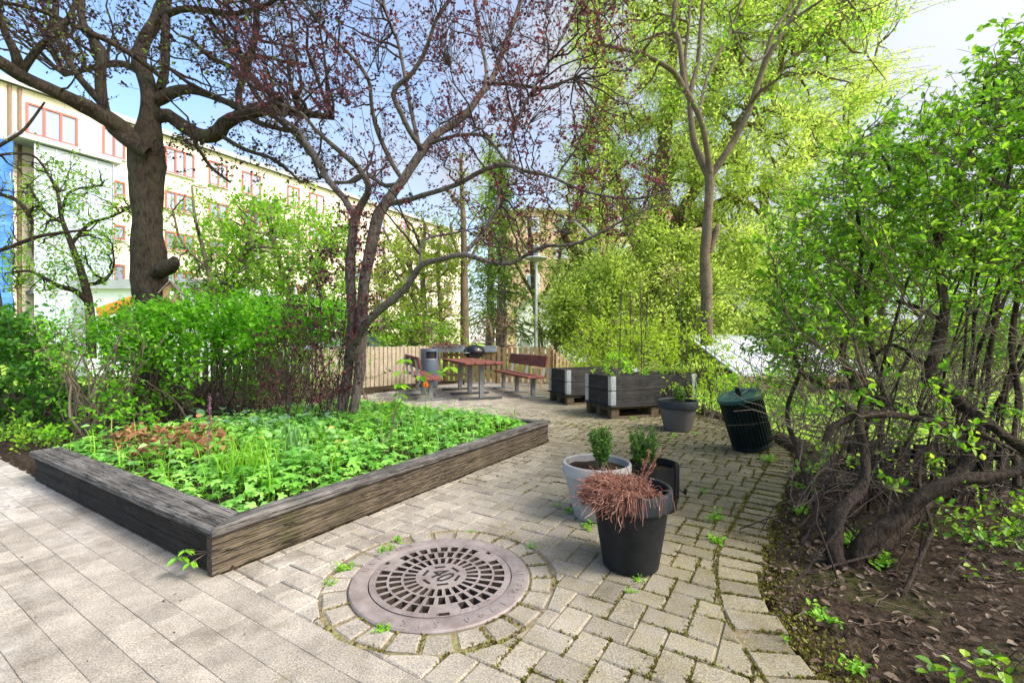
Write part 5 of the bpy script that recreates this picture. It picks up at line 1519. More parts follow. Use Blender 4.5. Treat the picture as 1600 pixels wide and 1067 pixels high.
simple_tree('birch_tree', 'pale spring birch between the plum and the conifer', 640, 15, [[(650,560,15,4),(648,480,15,3.6),(640,400,15,3),(636,340,15,2)], [(690,560,15.4,4),(688,480,15.4,3.4),(684,420,15.4,3),(690,360,15.4,2)], [(648,470,15,3),(620,430,15,2.4),(600,400,15,2)]],
            [(575,545),(580,430),(620,380),(700,350),(715,440),(712,545)], 13.6, 16.6, 60, 800, 'lf_olive', 9, .07, .13, 205, 'twig_pale', 5, .35)
simple_tree('lime_bush', 'low bright green bush directly behind the fence beside the plum', 620, 14, [[(640,570,14,4),(640,530,14,3),(638,505,14,2)], [(600,570,14,3),(598,530,14,3),(590,500,14,2)]],
            [(570,545),(575,505),(620,485),(690,500),(720,520),(720,548)], 13.4, 15, 40, 300, 'lf_mid', 8, .06, .11, 206, 'twig_pale', 5, .25, cat='bush')
simple_tree('straight_tree', 'thin straight brown trunk rising behind the grill', 725, 14.5, [[(726,575,14.5,7),(726,500,14.5,6.6),(725,440,14.5,6),(725,380,14.5,5),(722,300,14.5,3.5),(720,240,14.5,2.5)], [(725,420,14.5,3),(740,395,14.6,2.5),(752,370,14.7,2)], [(725,410,14.5,3),(710,380,14.4,2.5),(704,350,14.3,2)]],
            [(690,360),(700,250),(740,230),(770,330),(760,390),(720,400)], 13.6, 15.4, 26, 120, 'lf_olive', 5, .06, .1, 207, 'bark_back', 4, .25)
simple_tree('pale_tree', 'pale yellow green airy tree behind the lamp post', 830, 24, [[(840,580,24,5),(838,500,24,4.5),(832,420,24,4),(826,340,24,3)], [(838,470,24,3),(800,400,24,2.5),(780,340,24,2)], [(838,480,24,3),(870,420,24,2.5),(880,360,24,2)]],
            [(770,530),(750,420),(770,330),(830,300),(900,320),(920,420),(900,530)], 22, 26.5, 60, 520, 'lf_olive', 9, .10, .19, 211, 'bark_back', 6, .5)
simple_tree('pale_tree', 'pale yellow green airy tree before the end of the apartment building', 660, 22, [[(668,580,22,5),(664,500,22,4.5),(660,420,22,4),(664,350,22,3)], [(664,470,22,3),(620,400,22,2.5),(600,360,22,2)]],
            [(560,520),(570,400),(620,340),(700,330),(730,400),(730,520)], 20.5, 24, 60, 560, 'lf_olive', 9, .09, .17, 212, 'bark_back', 6, .45)
simple_tree('far_tree', 'broad green tree on the far side of the lawn behind the twisted bush', 1380, 17, [[(1380,570,17,8),(1378,500,17,7),(1370,430,17,6),(1360,360,17,4)], [(1378,480,17,5),(1420,400,17,4),(1460,350,17,3)], [(1376,470,17,4),(1330,420,17,3)]],
            [(1210,540),(1215,470),(1270,420),(1340,330),(1440,320),(1520,380),(1540,540)], 15.5, 18.5, 60, 1300, 'lf_mid', 9, .09, .17, 213, 'bark_back', 6, .4)
simple_tree('far_tree', 'green tree at the right edge beyond the lawn', 1620, 13, [[(1620,580,13,8),(1618,500,13,7),(1610,430,13,6),(1600,360,13,4)], [(1618,480,13,5),(1660,400,13,4)], [(1616,470,13,4),(1570,420,13,3)]],
            [(1480,560),(1490,470),(1540,380),(1620,330),(1740,330),(1800,560)], 11.5, 14.5, 60, 1300, 'lf_mid', 9, .08, .15, 214, 'bark_back', 6, .35)
simple_tree('far_bush', 'low yellow green bushes bordering the lawn on the right', 1450, 14, [[(1450,580,14,5),(1448,540,14,4),(1440,510,14,3)], [(1350,580,14,5),(1352,540,14,4),(1350,510,14,3)]],
            [(1290,575),(1300,520),(1380,490),(1480,495),(1600,500),(1680,530),(1680,580)], 12.8, 15.4, 50, 900, 'lf_lime', 9, .07, .13, 215, 'twig_pale', 5, .3, cat='bush')
# conifer: drooping whorls
def conifer(name, label, px, Y, top, bot, wpx, seed, lm='lf_fir', per=34):
    rng = np.random.default_rng(seed)
    base = W(px, 533, Y)*np.array([1, 1, 0]); zt_ = H+(CY-top)/F*Y; zb = H+(CY-bot)/F*Y; wm = wpx/F*Y
    o = empty(name, (base[0], base[1], -.12), label, 'tree')
    g = G(); g.tube(smooth_path(np.array([(base[0], Y, -.15), (base[0]+.05, Y, zt_*.5), (base[0], Y, zt_)]), 16), np.linspace(.24, .02, 16), 10); g.build('trunk', M['bark_plum'], o)
    n = 150; hh = rng.random(n)**.9; a = rng.uniform(0, 2*PI, n); Lb = wm*(1-hh)**.75*(.6+.5*rng.random(n))+.15
    t = np.linspace(0, 1, 7)[None, :, None]
    d = np.stack([np.cos(a), np.sin(a), .05+.5*hh], 1)
    S = np.stack([np.full(n, base[0]), np.full(n, Y), zb+(zt_-zb)*hh], 1)
    P = S[:, None]+d[:, None]*t*Lb[:, None, None]+np.array([0, 0, -1.0])*t**2*(Lb*.42)[:, None, None]+rng.normal(size=(n, 7, 3))*.03
    g = G(); g.tubes(P, np.linspace(.02, .006, 7)[None]*np.ones((n, 1)), 4)
    C, D, Nn = leaves_on(rng, P, per, .12, .12, .75, .2); D[:, 2] -= .35
    tp = t_dia(.28, .05); g.inst(tp[0], tp[1], C, D, Nn, rng.uniform(.12, .26, len(C)), m=1); g.build('crown', [M['bark_plum'], M[lm]], o)
conifer('conifer', 'drooping dark conifer behind the kettle grill', 782, 17, 250, 520, 62, 301)
conifer('conifer', 'tall thin conifer with dark trunk rising left of the lamp post', 765, 21, 215, 500, 60, 302, 'lf_willow', 13)
simple_tree('shaded_shrub', 'brown twiggy shrub behind the fence beside the conifer', 770, 15, [[(770,570,15,3),(768,530,15,3),(765,505,15,2)], [(785,570,15,3),(790,530,15,2.4),(795,500,15,2)]],
            [(735,545),(740,505),(770,490),(800,500),(812,545)], 14.4, 15.8, 40, 220, 'lf_dead', 2, .04, .08, 208, 'twig_pale', 4, .2, cat='bush')
simple_tree('roundish_shrub', 'pale green shrub at the foot of the lamp post', 860, 15.6, [[(868,570,15.6,3),(868,530,15.6,2.6),(866,505,15.6,2)], [(850,570,15.6,2),(846,530,15.6,2),(842,500,15.6,1.6)]],
            [(842,545),(840,520),(862,505),(885,510),(890,548)], 15, 16.4, 30, 150, 'lf_olive', 6, .06, .1, 209, 'twig_pale', 4, .2, cat='bush')

# ------------------------------------------------------------------ shrubs
def shrub(name, label, cat, base, bspread, poly, Y0, Y1, nst, nA, nB, lm, per, lo, hi, seed, bm='twig_pale', r0=.012, tp=OV, cl=4, cr=.1, upn=.5, rB=.004, rT=.0015, extra=None, jit=.02, t0=.3, sub=None, group=None, out=.9, twigmat=None, wob_=.03, sid=6):
    """stems from the base to points in the volume, then branches, then leafy twigs"""
    rng = np.random.default_rng(seed)
    base = np.asarray(base, float)
    o = empty(name, tuple(base), label, cat, group)
    T = vol(rng, nst, poly, Y0, Y1)
    n = len(T)
    S = base+rng.normal(size=(n, 3))*np.array([bspread, bspread*.7, 0])
    t = np.linspace(0, 1, 10)[None, :, None]
    Lm = np.linalg.norm(T-S, axis=1)[:, None]
    Mid = S*.55+T*.45+rnd_unit(rng, n)*Lm*.12; Mid[:, 2] += Lm[:, 0]*.12
    P = (1-t)**2*S[:, None]+2*t*(1-t)*Mid[:, None]+t*t*T[:, None]
    wk = np.cumsum(rng.normal(size=(n, 10, 3))*wob_, 1); wk[:, 0] = 0; wk -= wk[:, -1:]*np.linspace(0, 1, 10)[None, :, None]; P += wk
    rr = r0*rng.uniform(.5, 1.25, n)
    R = rr[:, None]*np.linspace(1, .3, 10)[None]
    g = G(); g.tubes(P, R, sid)
    if extra:
        limbs_mesh(g, extra, 16, seed, .2)
    g.build('stems', M[bm], o)
    pts, rad = P[:, 2:].reshape(-1, 3), R[:, 2:].reshape(-1)
    if extra:
        ep, er = cloud([e[8:] for e in extra]); pts, rad = np.concatenate([pts, ep]), np.concatenate([rad, er])
    A = vol(rng, nA, sub or poly, Y0, Y1); PA, RA = attach(rng, pts, rad, A, K=7, r0=r0*.55, r1=rT*1.4, wig=.22)
    pts2, rad2 = np.concatenate([pts, PA[:, 2:].reshape(-1, 3)]), np.concatenate([rad, RA[:, 2:].reshape(-1)])
    B = vol(rng, nB, sub or poly, Y0, Y1, cl, cr); PB, RB_ = attach(rng, pts2, rad2, B, K=5, r0=rB, r1=rT, wig=.2)
    g = G(); g.tubes(PA, RA, 5); g.tubes(PB, RB_, 4)
    if per:
        C, D, Nn = leaves_on(rng, PB, per, t0, jit, out, upn)
        g.inst(tp[0], tp[1], C, D, Nn, rng.uniform(lo, hi, len(C)), m=1)
    g.build('foliage', [M[twigmat or bm], M[lm]], o)
    return o

# left hedge row: each shrub its own
shrub('hedge_shrub', 'brown twiggy shrub with small green sprays right before the pale fence', 'shrub', (-3.3, 8.6, .0), .25, [(450,620),(455,540),(500,520),(560,520),(575,560),(560,610)], 8.0, 9.6, 30, 120, 420, 'lf_mid', 3, .04, .07, 431, 'twig_mix', .012, OV, 4, .12)
b = gnd(0, 690); shrub('hedge_shrub', 'dark glossy green hedge shrub at the far left above the path', 'shrub', (-5.9, 5.9, .03), .3, [(-120,700),(-120,500),(0,478),(80,500),(110,560),(120,640),(60,690)], 5.3, 6.8, 26, 80, 900, 'lf_hedge_dark', 9, .05, .09, 401, 'twig_dark', .012, OVW, 4, .12)
shrub('hedge_shrub', 'bare stemmed hedge shrub fanning from pale stems left of the big trunk', 'shrub', (-4.75, 5.1, .04), .10, [(50,500),(140,475),(230,480),(250,540),(200,610),(120,600),(60,560)], 4.7, 5.8, 34, 110, 420, 'lf_hedge', 4, .035, .06, 402, 'twig_pale', .015, OV, 3, .10)
shrub('hedge_shrub', 'bright green flat topped hedge shrub in front of the big trunk', 'shrub', (-3.9, 5.9, .04), .3, [(150,505),(230,478),(330,468),(420,476),(440,520),(360,550),(260,555),(170,555)], 5.0, 6.6, 24, 80, 1000, 'lf_hedge', 9, .04, .075, 403, 'twig_dark', .011, OVW, 4, .11, .65)
shrub('hedge_shrub', 'leafy low branches of hedge hanging before the big trunk', 'shrub', (-4.2, 5.7, .04), .25, [(170,540),(260,535),(330,560),(300,610),(240,650),(170,640)], 4.9, 6.0, 14, 40, 200, 'lf_hedge', 7, .035, .065, 404, 'twig_pale', .008, OVW, 4, .1)
shrub('hedge_shrub', 'brown twiggy hedge shrub with thin green top left of the plum', 'shrub', (-3.7, 6.9, .04), .2, [(330,520),(380,490),(470,485),(490,530),(460,600),(380,620),(330,580)], 6.2, 7.8, 40, 160, 900, 'lf_hedge', 3, .035, .06, 405, 'twig_pale', .013, OV, 4, .11)
shrub('hedge_shrub', 'bright green clipped top of the hedge left of the plum', 'shrub', (-3.5, 7.4, .04), .3, [(360,520),(390,482),(470,472),(560,482),(565,520),(450,535)], 6.4, 8.4, 22, 70, 1000, 'lf_hedge', 9, .04, .07, 406, 'twig_pale', .010, OVW, 4, .11, .65)
shrub('seedling_shrub', 'low leafy seedlings under the bare stemmed hedge shrub', 'shrub', (-4.3, 4.9, .03), .35, [(60,690),(110,620),(200,640),(250,640),(240,680),(170,690)], 4.5, 5.5, 24, 40, 130, 'lf_hedge', 6, .03, .06, 407, 'twig_dark', .005, OVW, 4, .08)
shrub('seedling_shrub', 'low pale green weeds at the corner of path and hedge', 'shrub', (-5.2, 4.9, .0), .35, [(-30,690),(0,660),(80,665),(110,690),(60,705),(0,700)], 4.5, 5.4, 24, 40, 130, 'lf_mid', 6, .025, .05, 408, 'twig_dark', .004, OVW, 4, .08)
# purple shoots round the plum
ex = None
shrub('purple_shrub', 'purple leaved shrub of thin upright shoots at the foot of the plum', 'shrub', (-2.15, 5.2, .16), .24, [(400,600),(420,500),(470,420),(520,310),(600,330),(600,460),(570,560),(560,620),(440,640)], 4.7, 5.7, 40, 100, 620, 'lf_purple', 5, .024, .05, 409, 'twig_dark', .007, DIAW, 4, .09, .3, .0025, .0012)
# lime shrubs behind the boxes
shrub('lime_shrub', 'yellow green feathery shrub behind the farther pallet box', 'shrub', (2.1, 9.8, -.05), .35, [(880,600),(885,530),(930,500),(990,495),(1040,510),(1050,600)], 9.2, 10.6, 40, 90, 520, 'lf_lime', 9, .04, .075, 410, 'twig_pale', .008, OV, 5, .16)
shrub('lime_shrub', 'yellow green shrub of thin dark stems between pallet box and green bin', 'shrub', (2.95, 7.3, -.05), .28, [(1040,640),(1030,540),(1060,490),(1120,495),(1150,560),(1150,640)], 6.9, 8.2, 46, 80, 300, 'lf_lime', 7, .035, .065, 411, 'twig_dark', .007, OV, 4, .12)
shrub('bare_shrub', 'nearly bare thin stemmed shrub in front of the pale shed roof', 'shrub', (3.5, 6.6, -.05), .35, [(1110,640),(1120,540),(1180,490),(1260,500),(1290,560),(1260,640)], 6.0, 7.8, 60, 90, 160, 'lf_mid', 4, .03, .055, 412, 'twig_pale', .008, OV, 3, .12)
shrub('lime_shrub', 'low light green shrub growing around the leaning green bin', 'shrub', (2.9, 5.4, -.03), .22, [(1095,640),(1120,590),(1200,580),(1260,620),(1250,690),(1190,660),(1120,640)], 5.1, 6.2, 30, 50, 170, 'lf_mid', 6, .03, .055, 413, 'twig_pale', .006, OVW, 4, .1)
# --- twisted honeysuckle on the right
EX = [
 limb([(1308,885,2.37,24),(1303,849,2.37,19),(1308,808,2.38,16),(1325,785,2.40,14),(1341,770,2.42,13),(1352,739,2.45,11),(1350,700,2.5,10),(1342,660,2.55,9),(1356,600,2.65,7)], 52, .76),
 limb([(1325,890,2.40,22),(1350,849,2.38,22),(1404,808,2.35,19),(1445,774,2.32,17),(1497,750,2.28,17),(1555,745,2.24,15),(1610,728,2.2,14),(1680,700,2.15,12)], 52, .76),
 limb([(1345,880,2.45,18),(1380,850,2.5,16),(1440,790,2.55,15),(1474,762,2.6,14),(1505,725,2.65,12),(1532,670,2.7,11),(1525,640,2.75,10)], 40, .76),
 limb([(1640,720,2.5,14),(1590,695,2.55,14),(1543,660,2.6,14),(1500,630,2.68,15),(1474,604,2.75,15),(1452,590,2.8,16),(1458,560,2.82,14),(1470,520,2.85,13),(1476,480,2.85,11),(1470,440,2.9,9),(1467,400,2.9,8),(1468,365,2.95,9)], 72, .76),
 limb([(1289,690,2.6,7),(1300,668,2.6,8),(1325,655,2.6,8.5),(1352,648,2.6,8.5),(1410,650,2.6,8.5),(1474,662,2.62,8),(1543,684,2.64,7),(1600,712,2.66,6)], 44, .76),
 limb([(1352,650,2.9,7),(1325,640,2.9,7.5),(1303,622,2.9,8),(1306,604,2.9,8),(1335,604,2.88,8),(1370,620,2.85,7.5),(1420,640,2.8,7),(1480,655,2.75,6)], 40, .76),
 limb([(1400,640,3.0,6),(1360,628,3.05,6.5),(1335,600,3.1,7),(1318,560,3.15,7),(1322,520,3.2,6),(1340,470,3.25,5),(1330,420,3.3,4)], 40, .76),
 limb([(1224,520,3.3,4),(1240,560,3.2,5),(1262,590,3.1,5.5),(1300,612,3.0,6),(1330,650,2.8,6)], 28, .76),
 limb([(1458,575,2.82,8),(1430,560,2.9,6),(1410,545,3,5),(1388,540,3.1,4.5),(1360,560,3.2,4)], 24, .76),
 limb([(1475,500,2.85,6),(1450,490,3,5),(1432,480,3.1,4.5),(1400,470,3.2,4)], 20, .76),
 limb([(1385,780,2.9,6),(1375,700,3,6),(1380,620,3.1,5.5),(1360,540,3.2,5),(1352,460,3.3,4.5),(1366,400,3.3,4)], 36, .76),
 limb([(1590,760,2.7,9),(1585,690,2.8,8.5),(1592,620,2.9,8),(1580,540,3,7),(1590,450,3,6),(1570,380,3,5)], 36, .76),
 limb([(1310,850,2.5,6),(1270,780,2.7,5.5),(1245,700,2.9,5),(1230,640,3.1,4.5),(1260,560,3.3,4)], 32, .76),
 limb([(1468,380,2.95,6),(1490,330,3,5.5),(1500,280,3.05,5),(1530,200,3.1,4),(1540,120,3.1,3)], 28, .76),
 limb([(1468,380,2.95,5),(1430,320,3.1,4.5),(1400,280,3.2,4),(1370,230,3.3,3)], 24, .76),
 limb([(1330,520,3.2,4),(1345,420,3.2,4.5),(1340,330,3.2,4.5),(1325,240,3.2,3)], 24, .76),
]
leafy = [(1190,560),(1195,470),(1215,380),(1235,310),(1290,290),(1330,235),(1360,200),(1420,180),(1500,165),(1540,130),(1650,60),(1720,60),(1720,450),(1600,430),(1500,400),(1400,450),(1300,520),(1250,570)]
shrub('twisted_bush', 'tall twisted honeysuckle bush with bright green leaves on the right', 'bush', (1.74, 2.45, -.02), .30, [(1215,600),(1210,400),(1300,280),(1400,190),(1520,150),(1700,60),(1720,600),(1500,620),(1300,640)], 2.5, 4.4, 9, 340, 4600, 'lf_bush', 8, .018, .050, 420, 'bark_bush', .010, t_oval(.55, .14, .12), 5, .13, .5, .0045, .0018, EX, .007, sub=leafy, twigmat='twig_mix', wob_=.06)
# sprays above the main crown, top right
shrub('twisted_bush', 'upright leafy branches at the top right edge behind the twisted bush', 'bush', (3.1, 3.2, .0), .2, [(1500,120),(1540,80),(1580,50),(1700,-120),(1800,-120),(1800,250),(1560,250)], 2.6, 3.8, 16, 50, 170, 'lf_bush', 8, .035, .065, 421, 'bark_bush', .012, OVW, 4, .1, .4)
# bare tangle in the lower half
shrub('bare_tangle', 'tangle of bare brown twigs inside the lower twisted bush', 'bush', (2.6, 3.1, -.02), .4, [(1240,640),(1230,560),(1300,500),(1480,480),(1700,480),(1700,760),(1560,770),(1400,740),(1310,760),(1270,720)], 2.5, 4.4, 26, 760, 4200, 'lf_bush', 0, .03, .05, 422, 'bark_bush', .007, OVW, 3, .16, .5, .0060, .0016, twigmat='twig_pale', wob_=.11)
shrub('bare_tangle', 'thicket of grey bare twigs between the green bin and the lawn', 'bush', (3.9, 5.2, -.1), .5, [(1225,690),(1215,560),(1290,510),(1400,520),(1500,560),(1510,670),(1380,700)], 4.6, 6.6, 26, 420, 1500, 'lf_mid', 1, .03, .055, 432, 'bark_bush', .010, OV, 3, .18, .5, .0065, .0022, twigmat='twig_pale', wob_=.10)
shrub('low_sprays', 'leafy low sprays among the bare stems of the twisted bush', 'shrub', (1.85, 2.5, .0), .25, [(1270,660),(1340,560),(1440,560),(1560,600),(1600,660),(1560,730),(1440,760),(1300,740)], 2.2, 3.0, 16, 40, 60, 'lf_bush', 7, .025, .048, 423, 'twig_dark', .004, OVW, 2, .05, .5)
shrub('seedling_shrub', 'leafy seedlings on the soil before the low dark fence', 'shrub', (2.25, 2.35, .03), .3, [(1440,880),(1450,800),(1540,760),(1640,800),(1640,900),(1540,910)], 2.0, 2.9, 18, 30, 60, 'lf_bush', 7, .025, .045, 424, 'twig_dark', .003, OVW, 2, .06, .6)
shrub('seedling_shrub', 'round leaved seedling at the bottom right corner', 'shrub', (1.55, 1.48, -.0), .12, [(1440,1075),(1480,1030),(1560,1015),(1640,1040),(1640,1090),(1520,1090)], 1.38, 1.62, 10, 10, 12, 'lf_bush', 6, .03, .052, 425, 'twig_dark', .002, t_oval(.8), 2, .03, .85)
# plants in the boxes
shrub('box_plant', 'leafy green plant growing in the left end of the nearer pallet box', 'plant', (1.62, 7.35, .5), .1, [(935,600),(938,562),(960,548),(985,565),(985,600)], 7.1, 7.7, 12, 16, 46, 'lf_mid', 8, .035, .06, 426, 'twig_pale', .004, OVW, 3, .06, .6)
shrub('box_plant', 'low leafy plants in the right half of the nearer pallet box', 'plant', (2.4, 7.45, .5), .3, [(1000,600),(1005,578),(1040,566),(1080,572),(1082,600)], 7.2, 7.7, 14, 16, 46, 'lf_mid', 8, .03, .05, 427, 'twig_pale', .003, OVW, 3, .06, .6)
# stakes with strings behind the boxes
for k, (px, top, lean, Y) in enumerate(((972,440,.10,9.3),(985,455,.02,9.4),(1000,430,-.04,9.2),(1012,470,.15,9.6),(1060,440,-.1,8.9),(1075,500,.08,8.8),(1090,470,.22,8.8),(1104,500,.05,8.7))):
    p = W(px, top, Y); g = G(); g.tube([(p[0]-lean, Y, -.1), (p[0]-lean*.5+.01, Y, p[2]*.5), tuple(p)], .011, 5)
    tag(g.build('plant_stake', M['twig_dark'], None, (p[0]-lean, Y, -.1)), 'thin dark plant stake standing among the lime green shrubs', 'stake', 'plant stakes among the shrubs')

# boxwoods in the pots
def boxwood(label, c, h, w, n, seed, lean=0.0):
    rng = np.random.default_rng(seed); c = np.asarray(c, float); o = empty('boxwood', tuple(c), label, 'shrub')
    ns = 22; a = rng.uniform(0, 2*PI, ns); rr = w*np.sqrt(rng.random(ns))*.8
    hh = h*(.55+.45*rng.random(ns)*(1-.4*rr/w)); T = c+np.stack([rr*np.cos(a)+lean*hh, rr*np.sin(a), hh], 1); S = c+rng.normal(size=(ns, 3))*np.array([.012, .012, 0])
    t = np.linspace(0, 1, 8)[None, :, None]; Mi = S*.6+T*.4; Mi[:, :2] += (T-S)[:, :2]*.3
    P = (1-t)**2*S[:, None]+2*t*(1-t)*Mi[:, None]+t*t*T[:, None]
    g = G(); g.tubes(P, np.linspace(.004, .0014, 8)[None]*np.ones((ns, 1)), 5); g.build('stems', M['twig_pale'], o)
    idx = rng.integers(0, ns, n); tt = rng.uniform(.28, 1, n)*6.99; i = tt.astype(int); f = (tt-i)[:, None]
    B0 = P[idx, i]*(1-f)+P[idx, i+1]*f; d = rnd_unit(rng, n)+np.array([0, 0, .9])
    P2 = B0[:, None]+d[:, None]*np.linspace(0, .035, 4)[None, :, None]*rng.uniform(.6, 1.4, n)[:, None, None]
    C, D, Nn = leaves_on(rng, P2, 7, .0, .004, .8, .4)
    g = G(); g.tubes(P2, np.full((n, 4), .0011), 3)
    tp = t_oval(.62, .1, .0); g.inst(tp[0], tp[1], C, D, Nn, rng.uniform(.012, .021, len(C)), m=1); g.build('foliage', [M['twig_pale'], M['lf_box']], o)
boxwood('small upright boxwood growing in the pale grey pot', (P2[0]+.02, P2[1]-.03, ZP2), .30, .085, 420, 501)
boxwood('spreading boxwood growing in the thin black nursery pot', (P3[0]-.06, P3[1]-.01, ZP3-.01), .30, .125, 420, 502, -.06)
boxwood('small boxwood growing in the brown grey pot by the pallet box', (P4[0]+.01, P4[1]-.02, ZP4), .26, .085, 260, 503)

# dried heather spilling over the dark pot
rng = np.random.default_rng(510); g = G(); n = 5200
cz = np.array([P1[0]-.03, P1[1]-.02, ZP1])
a = rng.uniform(0, 2*PI, n); el = np.arcsin(rng.uniform(.02, 1, n))
rs = np.sqrt(rng.random(n))*.105
S = cz+np.stack([rs*np.cos(a)-.01, rs*np.sin(a), rng.uniform(-.02, .065, n)*(1-rs/.13)], 1)
a2 = a+rng.normal(size=n)*1.1
d = np.stack([np.cos(a2)*np.cos(el)-.22, np.sin(a2)*np.cos(el)-.12, np.sin(el)], 1)
LL = rng.uniform(.05, .125, n)*(1+.2*np.cos(a2-PI))
t = np.linspace(0, 1, 8)[None, :, None]
P = S[:, None]+d[:, None]*t*LL[:, None, None]+np.array([0, 0, -1.0])*t**2.2*(LL*(.15+.35*rng.random(n)))[:, None, None]
P[:, 1:] += np.cumsum(rng.normal(size=(n, 7, 3))*.0085, 1)
rad = np.hypot(P[..., 0]-P1[0], P[..., 1]-P1[1]); inside = (rad < .195) & (P[..., 2] < ZP1+.012)
P[..., 2] = np.where(inside, ZP1+.012+.01*rng.random(P.shape[:2]), P[..., 2])
near = (rad > .178) & (rad < .225) & (P[..., 2] < P1[2]+.415); P[..., 2] = np.where(near, P1[2]+.412+.01*rng.random(P.shape[:2]), P[..., 2])
R = np.linspace(.0009, .0014, 8)[None]*rng.uniform(.6, 1.2, n)[:, None]
g.tubes(P, R, 4)
# hanging strands over the front of the rim
m = 17; aa = np.radians(rng.uniform(195, 330, m)); rr = .243
S = np.stack([P1[0]+.164*np.cos(aa), P1[1]+.164*np.sin(aa), np.full(m, P1[2]+.415)], 1)
prof = np.array([(.0, .0), (.035, .012), (.052, -.005), (.056, -.03), (.057, -.06), (.058, -.09), (.060, -.12), (.062, -.15)])
sc_ = rng.uniform(.1, .8, m)
P = S[:, None]+np.stack([np.cos(aa)[:, None]*prof[None, :, 0], np.sin(aa)[:, None]*prof[None, :, 0], np.where(prof[None, :, 1] < 0, prof[None, :, 1]*sc_[:, None], prof[None, :, 1])], 2)+np.cumsum(rng.normal(size=(m, 8, 3))*np.array([.004, .001, .002]), 1)
g.tubes(P, np.full((m, 8), .0015), 4)
hd = tag(g.build('dried_heather', M['heather'], None, tuple(cz)), 'reddish brown dried heather drooping over the charcoal pot', 'plant')
rng = np.random.default_rng(511)
g = G(); q = np.array([P1[0]+.06, P1[1]+.05, ZP1])
for k, (dx, dz) in enumerate(((.05, .22), (.11, .22), (.02, .17), (.085, .15))):
    Lp = smooth_path(np.array([q, q+[dx*.4, 0, dz*.5], q+[dx*.7+.01, 0, dz*.8], q+[dx, 0, dz]]), 14); g.tube(Lp, np.linspace(.003, .0018, 14), 5)
    C = np.repeat(Lp[4:], 16, 0)+rng.normal(size=(10*16, 3))*.0035; D = rnd_unit(rng, len(C))+np.array([0, 0, .6]); g.inst(DIAW[0], DIAW[1], C, D, rnd_unit(rng, len(C)), rng.uniform(.004, .009, len(C)))
tag(g.build('heather_sprig', M['heather'], None, tuple(q)), 'upright pinkish sprig of dried heather in the charcoal pot', 'plant')

# ------------------------------------------------------------------ planting in the bed
rng = np.random.default_rng(520)
LB = [t_lobed(5, s) for s in range(3)]
n = 5600
u = rng.uniform(.16, BU-.1, n); v = rng.uniform(.11, BV+.2, n)
xy = C0[None]+u[:, None]*U+v[:, None]*Vv
mound = wob(xy[:, 0], xy[:, 1], 2.2, 4)*.8+.6*wob(xy[:, 0], xy[:, 1], 5.5, 7)
edge = np.clip(np.minimum(np.minimum(u-.16, v-.1), BU-.1-u)/.35, 0, 1)
dens = .55+.45*mound+.4*(u/BU)-.25*np.clip((v-1.6)/1.3, 0, 1)*(u < 1.6)
keep = rng.random(n) < np.clip(dens+.35, .25, 1)
u, v, xy, mound, edge = u[keep], v[keep], xy[keep], mound[keep], edge[keep]; n = len(u)
z = BEDZ+.045+(.07+.055*mound+.03*(u/BU))*edge*(.35+.65*rng.random(n))+.075*edge*rng.random(n)
C = np.c_[xy, z]; yaw = rng.uniform(0, 2*PI, n)
tilt = rng.normal(size=(n, 3))*.34; Nn = np.array([0, 0, 1.0])+tilt; D = np.stack([np.cos(yaw), np.sin(yaw), -.1+.15*rng.normal(size=n)], 1)
S = (.04+.085*rng.random(n)**1.5)*(1-.15*(u/BU))*(1+.3*wob(xy[:, 0], xy[:, 1], 3.1, 9))
g = G()
for k in range(3):
    q = np.arange(n) % 3 == k; g.inst(LB[k][0], LB[k][1], C[q], D[q], Nn[q], S[q])
stuff(g.build('ground_cover', M['lf_cover']), 'bright green lobed ground cover leaves filling the raised bed', 'ground cover')
g = G(); q = rng.random(n) < .5
Sx = C[q]; B0 = Sx+np.c_[rng.normal(size=(q.sum(), 2))*.03, np.zeros(q.sum())]; B0[:, 2] = BEDZ
t = np.linspace(0, 1, 4)[None, :, None]; g.tubes(B0[:, None]*(1-t)+Sx[:, None]*t, np.full((q.sum(), 4), .0016), 3)
stuff(g.build('ground_cover_stalks', M['lf_cover']), 'thin green stalks of the ground cover in the raised bed', 'ground cover')
rng = np.random.default_rng(523); n = 1500
u = rng.uniform(.2, BU-.15, n); v = rng.uniform(.15, BV, n); xy = C0[None]+u[:, None]*U+v[:, None]*Vv
k = (wob(xy[:, 0], xy[:, 1], 1.6, 13) > .25); xy = xy[k]; n = len(xy)
C = np.c_[xy, BEDZ+.10+.14*rng.random(n)]; a = rng.uniform(0, 2*PI, n); D = np.stack([np.cos(a), np.sin(a), rng.normal(size=n)*.3], 1)
g = G(); tp = t_oval(.85, .1, .15); g.inst(tp[0], tp[1], C, D, np.array([0, 0, 1.0])+rng.normal(size=(n, 3))*.4, rng.uniform(.03, .075, n))
stuff(g.build('round_leaves', M['lf_cover2']), 'rounder pale leaves of another plant in patches through the raised bed', 'ground cover')
n = 420; u = rng.uniform(.2, BU-.15, n); v = rng.uniform(.12, BV, n); xy = C0[None]+u[:, None]*U+v[:, None]*Vv
D = rnd_unit(rng, n)*.6+np.array([0, 0, 1.0]); tp = t_blade(.03, .9); g = G(); g.inst(tp[0], tp[1], np.c_[xy, np.full(n, BEDZ)], D, -np.stack([-D[:, 0], -D[:, 1], np.full(n, .2)], 1), rng.uniform(.18, .36, n))
stuff(g.build('loose_grass', M['lf_grass']), 'thin grass blades standing loosely through the bed', 'grass')
